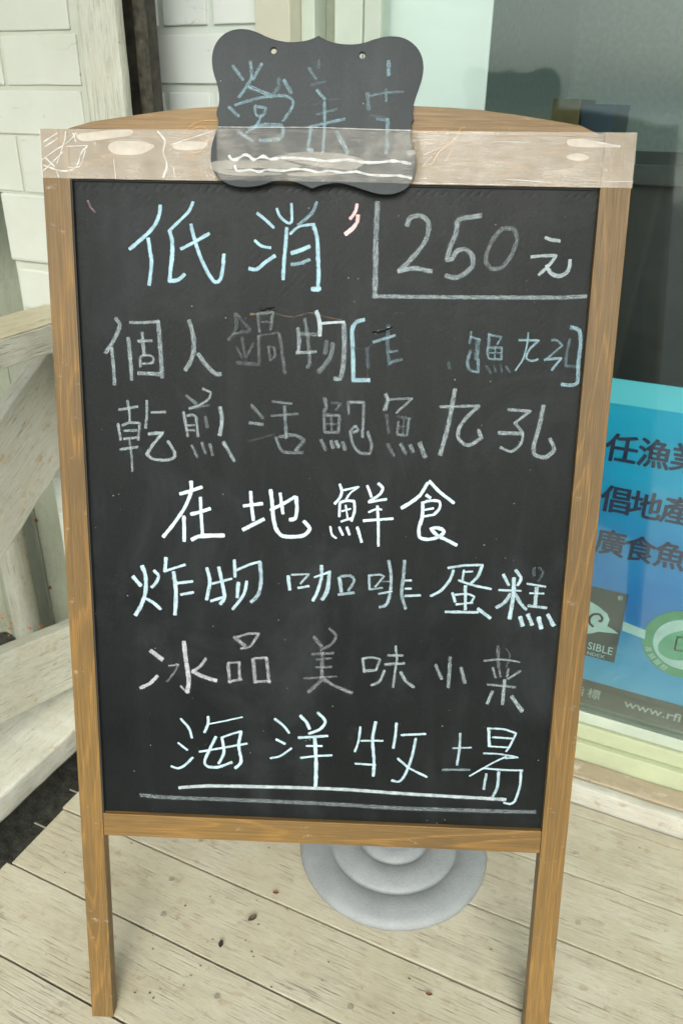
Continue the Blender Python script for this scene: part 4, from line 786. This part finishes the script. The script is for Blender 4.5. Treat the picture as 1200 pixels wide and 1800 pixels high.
('T','residue',[(33,0.75,[(-1058,10652),(-1028,10616),(-978,10622),(-907,10664),(-857,10656),(-807,10619),(-716,10652),(-636,10627),(-515,10642),(-354,10639),(-234,10634),(-73,10618),(126,10634),(307,10613),(447,10615),(606,10629),(766,10607)]),(28,0.75,[(-999,10560),(-979,10513),(-898,10518),(-837,10525),(-756,10508),(-676,10528),(-595,10523),(-494,10521),(-394,10538),(-273,10534),(-152,10512),(-52,10528),(89,10512),(229,10524),(350,10498),(511,10491),(651,10493),(782,10471)]),(9,0.7,[(-1166,10919),(-756,10922),(-238,10929),(239,10922),(753,10915)])])]
TEARS = [(18,0.8,[(-867,9108),(-776,9116),(-715,9140),(-660,9165)]),(11,0.6,[(-636,9136),(-502,9098),(-380,9095),(-229,9139),(-77,9102),(106,9070)]),(10,0.5,[(648,9135),(707,9166),(780,9144)]),(9,0.35,[(1383,9418),(1470,9449),(1590,9434),(1708,9454),(1828,9433)]),(13,0.5,[(387,8552),(402,8492),(378,8442)])]
yb = 0.0061
for kind, colr, st in STROKES:
    if kind == 'B':
        o = mesh_obj('chalk_character', bm_ribbons(st, yb, halo=0.14 if colr in ('bright', 'blue', 'mid') else 0.22), CH[colr], panel)
o = tag(mesh_obj('peeled_paint_edge', bm_ribbons(TEARS, 0.0060, wob=0.6), CH['tear'], panel), kind='stuff')
# long downward smears of chalk dust
sm = []
for k in range(46):
    x = random.uniform(-2300, 2300); z = random.choice((5200, 6150, 4300, 7300, 4700)) + random.uniform(-150, 150); L = random.uniform(150, 420)
    sm.append((random.uniform(60, 200), random.uniform(0.02, 0.05), [(x, z), (x + random.uniform(-10, 10), z - L)]))
b_ = bm_ribbons(sm, 0.00608, wob=0.3)
cl = b_.verts.layers.float_color['op']
for v in b_.verts: v[cl] = (v[cl][0], 1, v[cl][2], 1)
tag(mesh_obj('chalk_smear', b_, CH['white'], panel), kind='stuff')
# blister and torn hole in the paint film
mesh_obj('blister_rim', bm_ribbons([(9, 0.34, [(329 + (112 + 14 * math.sin(k * 1.9)) * math.cos(k * 0.5 + 2), 8874 + 104 * math.sin(k * 0.5 + 2)) for k in range(12)]), (30, 0.10, [(400, 8960), (520, 9010), (640, 9100)]), (26, 0.12, [(-640, 9190), (-300, 9140), (60, 9160), (260, 9060)])], 0.0060, wob=0.5), CH['white'], panel)
def flap(x0, z0, x1, z1, w, h, seed):
    bm = bmesh.new(); n = 16; rows = []
    for i in range(n + 1):
        t = i / n; x = x0 + (x1 - x0) * t; z = z0 + (z1 - z0) * t + 0.0016 * noise.noise(Vector((t * 5, seed, 0)))
        e = math.sin(math.pi * t) ** 0.5
        rows.append([bm.verts.new((x, 0.0060, z - w * e)), bm.verts.new((x, 0.0060 - h * 0.55 * e, z - w * 0.4 * e)), bm.verts.new((x, 0.0060 - h * e, z + 0.0006 * noise.noise(Vector((t * 20, seed, 3)))))])
    for a, b in zip(rows, rows[1:]):
        for q in (0, 1): bm.faces.new((a[q], a[q + 1], b[q + 1], b[q]))
    bmesh.ops.solidify(bm, geom=bm.faces[:], thickness=0.0003); bmesh.ops.recalc_face_normals(bm, faces=bm.faces)
    return mesh_obj('lifted_paint_flap', bm, M_['black'], panel, smooth=True)
flap(-0.0770, 0.9150, -0.0600, 0.9195, 0.0022, 0.0016, 1); flap(0.043, 0.8950, 0.066, 0.9010, 0.0030, 0.0013, 3)

# ---------------------------------------------------------------- hanging placard held under the tape
pm4 = EM.copy(); pm4.translation = EM @ Vector((0, -0.004, 1.03))
pl_ = empty('open_placard', label='small curvy slate placard with faded blue chalk characters taped to the top rail', cat='placard', mat=pm4)
PL0 = Vector((0, -0.004, 1.03)); pl_['frame'] = 1
PLAC = [(a * 1e-4, b * 1e-4) for a, b in [(-172,11758),(-94,11720),(4,11695),(140,11686),(256,11698),(371,11734),(467,11756),(563,11761),(661,11745),(759,11690),(820,11621),(854,11524),(853,11418),(825,11311),(795,11221),(777,11149),(772,11076),(786,11018),(764,10985),(770,10949),(760,10894),(773,10821),(796,10747),(820,10655),(824,10562),(802,10468),(746,10383),(657,10334),(557,10314),(436,10321),(315,10351),(172,10392),(51,10413),(-70,10401),(-150,10381),(-218,10357),(-292,10384),(-393,10415),(-514,10428),(-615,10417),(-737,10380),(-859,10361),(-981,10363),(-1102,10399),(-1193,10473),(-1238,10548),(-1245,10660),(-1229,10772),(-1194,10865),(-1171,10930),(-1166,10994),(-1181,11030),(-1179,11067),(-1158,11140),(-1157,11230),(-1176,11320),(-1206,11410),(-1222,11516),(-1207,11623),(-1157,11711),(-1068,11779),(-970,11806),(-873,11806),(-775,11782),(-678,11743),(-561,11710),(-444,11699),(-327,11709),(-249,11727)]]
HOLES = [(a * 1e-4, b * 1e-4) for a, b in [(-613,11621),(257,11589)]]
cu = bpy.data.curves.new('placard', 'CURVE'); cu.dimensions = '2D'; cu.fill_mode = 'BOTH'; cu.extrude = 0.0019; cu.bevel_depth = 0.0006; cu.bevel_resolution = 2; cu.offset = -0.0006
def spl(pts, res=6):
    sp = cu.splines.new('BEZIER'); sp.bezier_points.add(len(pts) - 1); sp.use_cyclic_u = True; sp.resolution_u = res
    for bp, p in zip(sp.bezier_points, pts): bp.co = (p[0], p[1], 0); bp.handle_left_type = bp.handle_right_type = 'AUTO'
    return sp
sp = spl(PLAC)
for i in (0, 18 - 1, 35, 50, 51):
    pass
cusp = [0, 17, 35, 51]
for i in cusp:
    if i < len(PLAC): sp.bezier_points[i].handle_left_type = sp.bezier_points[i].handle_right_type = 'VECTOR'
for hx, hz in HOLES:
    spl([(hx + 0.0029 * math.cos(a), hz + 0.0029 * math.sin(a)) for a in [k * math.pi / 4 for k in range(8)]], 3)
tmp = bpy.data.objects.new('tmp', cu); COL.objects.link(tmp)
me = bpy.data.meshes.new_from_object(tmp.evaluated_get(bpy.context.evaluated_depsgraph_get())); bpy.data.objects.remove(tmp)
bm = bmesh.new(); bm.from_mesh(me)
for v in bm.verts: v.co = Vector((v.co.x, -0.0036 - v.co.z, v.co.y)) - PL0
bmesh.ops.recalc_face_normals(bm, faces=bm.faces)
pbrd = mesh_obj('slate_board', bm, M_['slate'], pl_)
for kind, colr, st in STROKES:
    if kind == 'P':
        bm = bm_ribbons(st, -0.00625, halo=0.2)
        for v in bm.verts: v.co -= PL0
        mesh_obj('chalk_character', bm, CH[colr], pbrd)

# ---------------------------------------------------------------- packing tape across the top rail
def inside(p):
    x, y = p; c = False; n = len(PLAC)
    for i in range(n):
        (x1, y1), (x2, y2) = PLAC[i], PLAC[(i + 1) % n]
        if (y1 > y) != (y2 > y) and x < (x2 - x1) * (y - y1) / (y2 - y1) + x1: c = not c
    return c
def dist_edge(p):
    P = Vector(p); best = 9
    n = len(PLAC)
    for i in range(n):
        a, b = Vector(PLAC[i]), Vector(PLAC[(i + 1) % n]); d = b - a; t = max(0, min(1, (P - a).dot(d) / max(d.dot(d), 1e-12)))
        best = min(best, (P - a - d * t).length)
    return best
bm = bmesh.new(); nx, nz = 300, 22; grid = []
for j in range(nz + 1):
    row = []
    for i in range(nx + 1):
        u = i / nx; x = -0.3004 + 0.6010 * u; v = j / nz
        zt = 1.0893 + 0.0050 * u; zb = (1.0423 if u < 0.28 else 1.0423 + 0.0004 * (u - 0.28)) 
        zb += 0.0005 * noise.noise(Vector((u * 30, 0, 0)))
        z = zb + (zt - zb) * v
        y = -0.0005
        dd = dist_edge((x, z)) if abs(x) < 0.12 else 9
        ins = abs(x) < 0.12 and inside((x, z))
        if ins: y = -0.00655
        elif dd < 0.007: y = -0.0005 - 0.006 * (1 - dd / 0.007) ** 1.5
        y -= 0.0003 + 0.00018 * noise.noise(Vector((x * 60, z * 160, 2))) + 0.00012 * noise.noise(Vector((x * 14, z * 240, 5)))
        row.append(bm.verts.new((x, y, z)))
    grid.append(row)
for j in range(nz):
    for i in range(nx): bm.faces.new((grid[j][i], grid[j][i + 1], grid[j + 1][i + 1], grid[j + 1][i]))
for f in bm.faces:
    if min(v.co.y for v in f.verts) < -0.0062: f.material_index = 1
bmesh.ops.recalc_face_normals(bm, faces=bm.faces)
tape = mesh_obj('packing_tape', bm, M_['tape'], ez, smooth=True); tape.data.materials.append(M_['tape_thin'])
def blob(pts, y, mat):
    bm = bmesh.new(); P = [Vector((a * 1e-4, b * 1e-4)) for a, b in pts]; n = len(P); Q = []
    for i in range(n):
        p0, p1, p2, p3 = P[i - 1], P[i], P[(i + 1) % n], P[(i + 2) % n]
        for k in range(5):
            t = k / 5; Q.append(((2 * p1) + (p2 - p0) * t + (2 * p0 - 5 * p1 + 4 * p2 - p3) * t * t + (3 * p1 - p0 - 3 * p2 + p3) * t ** 3) * 0.5)
    bm.faces.new([bm.verts.new((q.x, y, q.y)) for q in Q]); bmesh.ops.triangulate(bm, faces=bm.faces[:])
    return mesh_obj('air_bubble', bm, mat, tape)
for k, b in enumerate([[(-2303,10715),(-2281,10760),(-2202,10784),(-2047,10788),(-1931,10778),(-1826,10747),(-1895,10694),(-1993,10662),(-2149,10655),(-2246,10666)],
[(-2628,10831),(-2529,10854),(-2353,10878),(-2159,10895),(-2062,10893),(-2040,10872),(-2084,10839),(-2240,10814),(-2435,10788),(-2572,10782)],
[(-1645,10757),(-1583,10785),(-1466,10795),(-1312,10791),(-1289,10770),(-1333,10730),(-1468,10710),(-1604,10715)],
[(2315,10839),(2336,10868),(2452,10876),(2594,10861),(2737,10835),(2832,10816),(2822,10799),(2670,10801),(2483,10798),(2353,10809)],
[(2321,10707),(2371,10735),(2464,10740),(2537,10715),(2546,10693),(2494,10677),(2376,10677)]]): blob(b, -0.00125, M_['bubble'])
for k, b in enumerate([[(-602,10646),(-521,10672),(-400,10692),(-279,10702),(-118,10702),(43,10694),(164,10673),(275,10647),(302,10619),(287,10585),(208,10546),(127,10541),(6,10549),(-156,10565),(-359,10599),(-501,10625)],
[(-1239,10585),(-1150,10605),(-967,10614),(-764,10617),(-561,10624),(-399,10589),(-318,10568),(-480,10541),(-764,10542),(-1008,10532),(-1232,10519)],
[(-479,10493),(-317,10511),(-74,10510),(128,10519),(47,10498),(-155,10480),(-357,10469)],
[(724,10719),(773,10735),(814,10724),(805,10693),(746,10682)],
[(-1222,10510),(-1069,10522),(-866,10515),(-520,10493),(-764,10470),(-1070,10474)]]): blob(b, -0.00705 - 0.00003 * k, M_['bubble2'])
tag(mesh_obj('tape_creases', bm_ribbons([(11,.7,[(-2963,10767),(-2821,10850)]),(14,.7,[(-2993,10596),(-2850,10688),(-2709,10771),(-2626,10853)]),(11,.7,[(-2990,10488),(-2897,10562),(-2773,10672)]),(14,.7,[(-2860,10526),(-2953,10615)]),(16,.7,[(-2977,10542),(-2783,10491),(-2644,10529),(-2577,10675),(-2516,10729)]),(11,.7,[(-2731,10726),(-2516,10738)]),(18,.7,[(-2656,10852),(-2631,10772)]),(11,.7,[(-2838,10563),(-2747,10780),(-2732,10869)]),(9,.7,[(-2851,10508),(-2827,10427)]),(9,.7,[(-2249,10608),(-2237,10427)]),(18,.7,[(-1637,10537),(-1630,10456)]),(21,.7,[(-1792,10883),(-1718,10795),(-1740,10688),(-1705,10563),(-1747,10445)]),(14,.7,[(-2946,10723),(-2824,10796)]),(10,.7,[(-2722,10528),(-2604,10539),(-2537,10693)]),(8,.7,[(-1234,10891),(-1661,10760)]),(12,.65,[(1740,10487),(2181,10465)]),(10,.65,[(2701,10480),(3007,10486)]),(10,.65,[(799,10437),(1731,10435)]),(14,.65,[(2619,10844),(2844,10814)]),(7,.65,[(1586,10839),(1963,10834)]),(7,.65,[(888,10596),(979,10686)])], -0.00135, wob=0.5, dy=0.00001), CH['residue'], tape), kind='stuff')
for kind, colr, st in STROKES:
    if kind == 'T': mesh_obj('adhesive_ridge', bm_ribbons(st, -0.00725, wob=0.35), CH[colr], tape)
for q in [(10,.8,[(-1158,10992),(-1350,10987),(-1466,10934),(-1535,10854),(-1547,10782),(-1452,10695),(-1354,10714),(-1275,10840),(-1312,10928),(-1428,10917),(-1487,10837)]),(8,.8,[(-1275,10822),(-1373,10749),(-1490,10712)]),(10,.8,[(1296,10968),(1250,10957),(1230,10891),(1140,10801),(1049,10734),(983,10621),(888,10609)]),(8,.8,[(907,10709),(1070,10778),(1210,10824),(1124,10646)])]: mesh_obj('scroll_ornament', bm_ribbons([q], -0.0002, wob=0.1), CH['swirl'], ez)

# ================================================================ what the window glass mirrors, behind the photographer
road = box('road', (-60, 80, -15.0, -2.2, -0.6, -0.596), plain('asphalt', (0.055, 0.06, 0.05), 0.85, nscale=3), None, bevel=0); tag(road, kind='structure')
pav = box('pavement', (-60, 80, -37, -15.0, -0.598, -0.48), plain('pale_concrete_pavement', (0.62, 0.62, 0.56), 0.8, nscale=1), None, bevel=0); tag(pav, kind='structure')
sea = box('sea', (-900, 900, -900, -38, -0.60, -0.57), plain('grey_sea_water', (0.10, 0.15, 0.16), 0.12, nscale=0.6, var=0.2, bump=0.6, dist=0.15), None, bevel=0); tag(sea, kind='structure')
hb = bmesh.new(); bmesh.ops.create_grid(hb, x_segments=90, y_segments=10, size=0.5)
for v in hb.verts:
    t = v.co.y + 0.5; x = v.co.x * 900
    h = (7 + 7 * noise.noise(Vector((x * 0.006, 1, 0))) + 4 * noise.noise(Vector((x * 0.03, 2, 0)))) * t
    v.co = Vector((x, -330 - t * 60, h - 1))
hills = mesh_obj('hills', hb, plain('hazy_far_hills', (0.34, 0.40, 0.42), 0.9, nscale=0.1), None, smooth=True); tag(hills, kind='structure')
qw = box('quay_wall', (-60, 80, -37.6, -37.02, -0.6, -0.1), plain('quay_concrete', (0.20, 0.21, 0.19), 0.8, nscale=2), None, bevel=0.02); tag(qw, 'long low concrete quay wall across the road from the shop', 'wall')
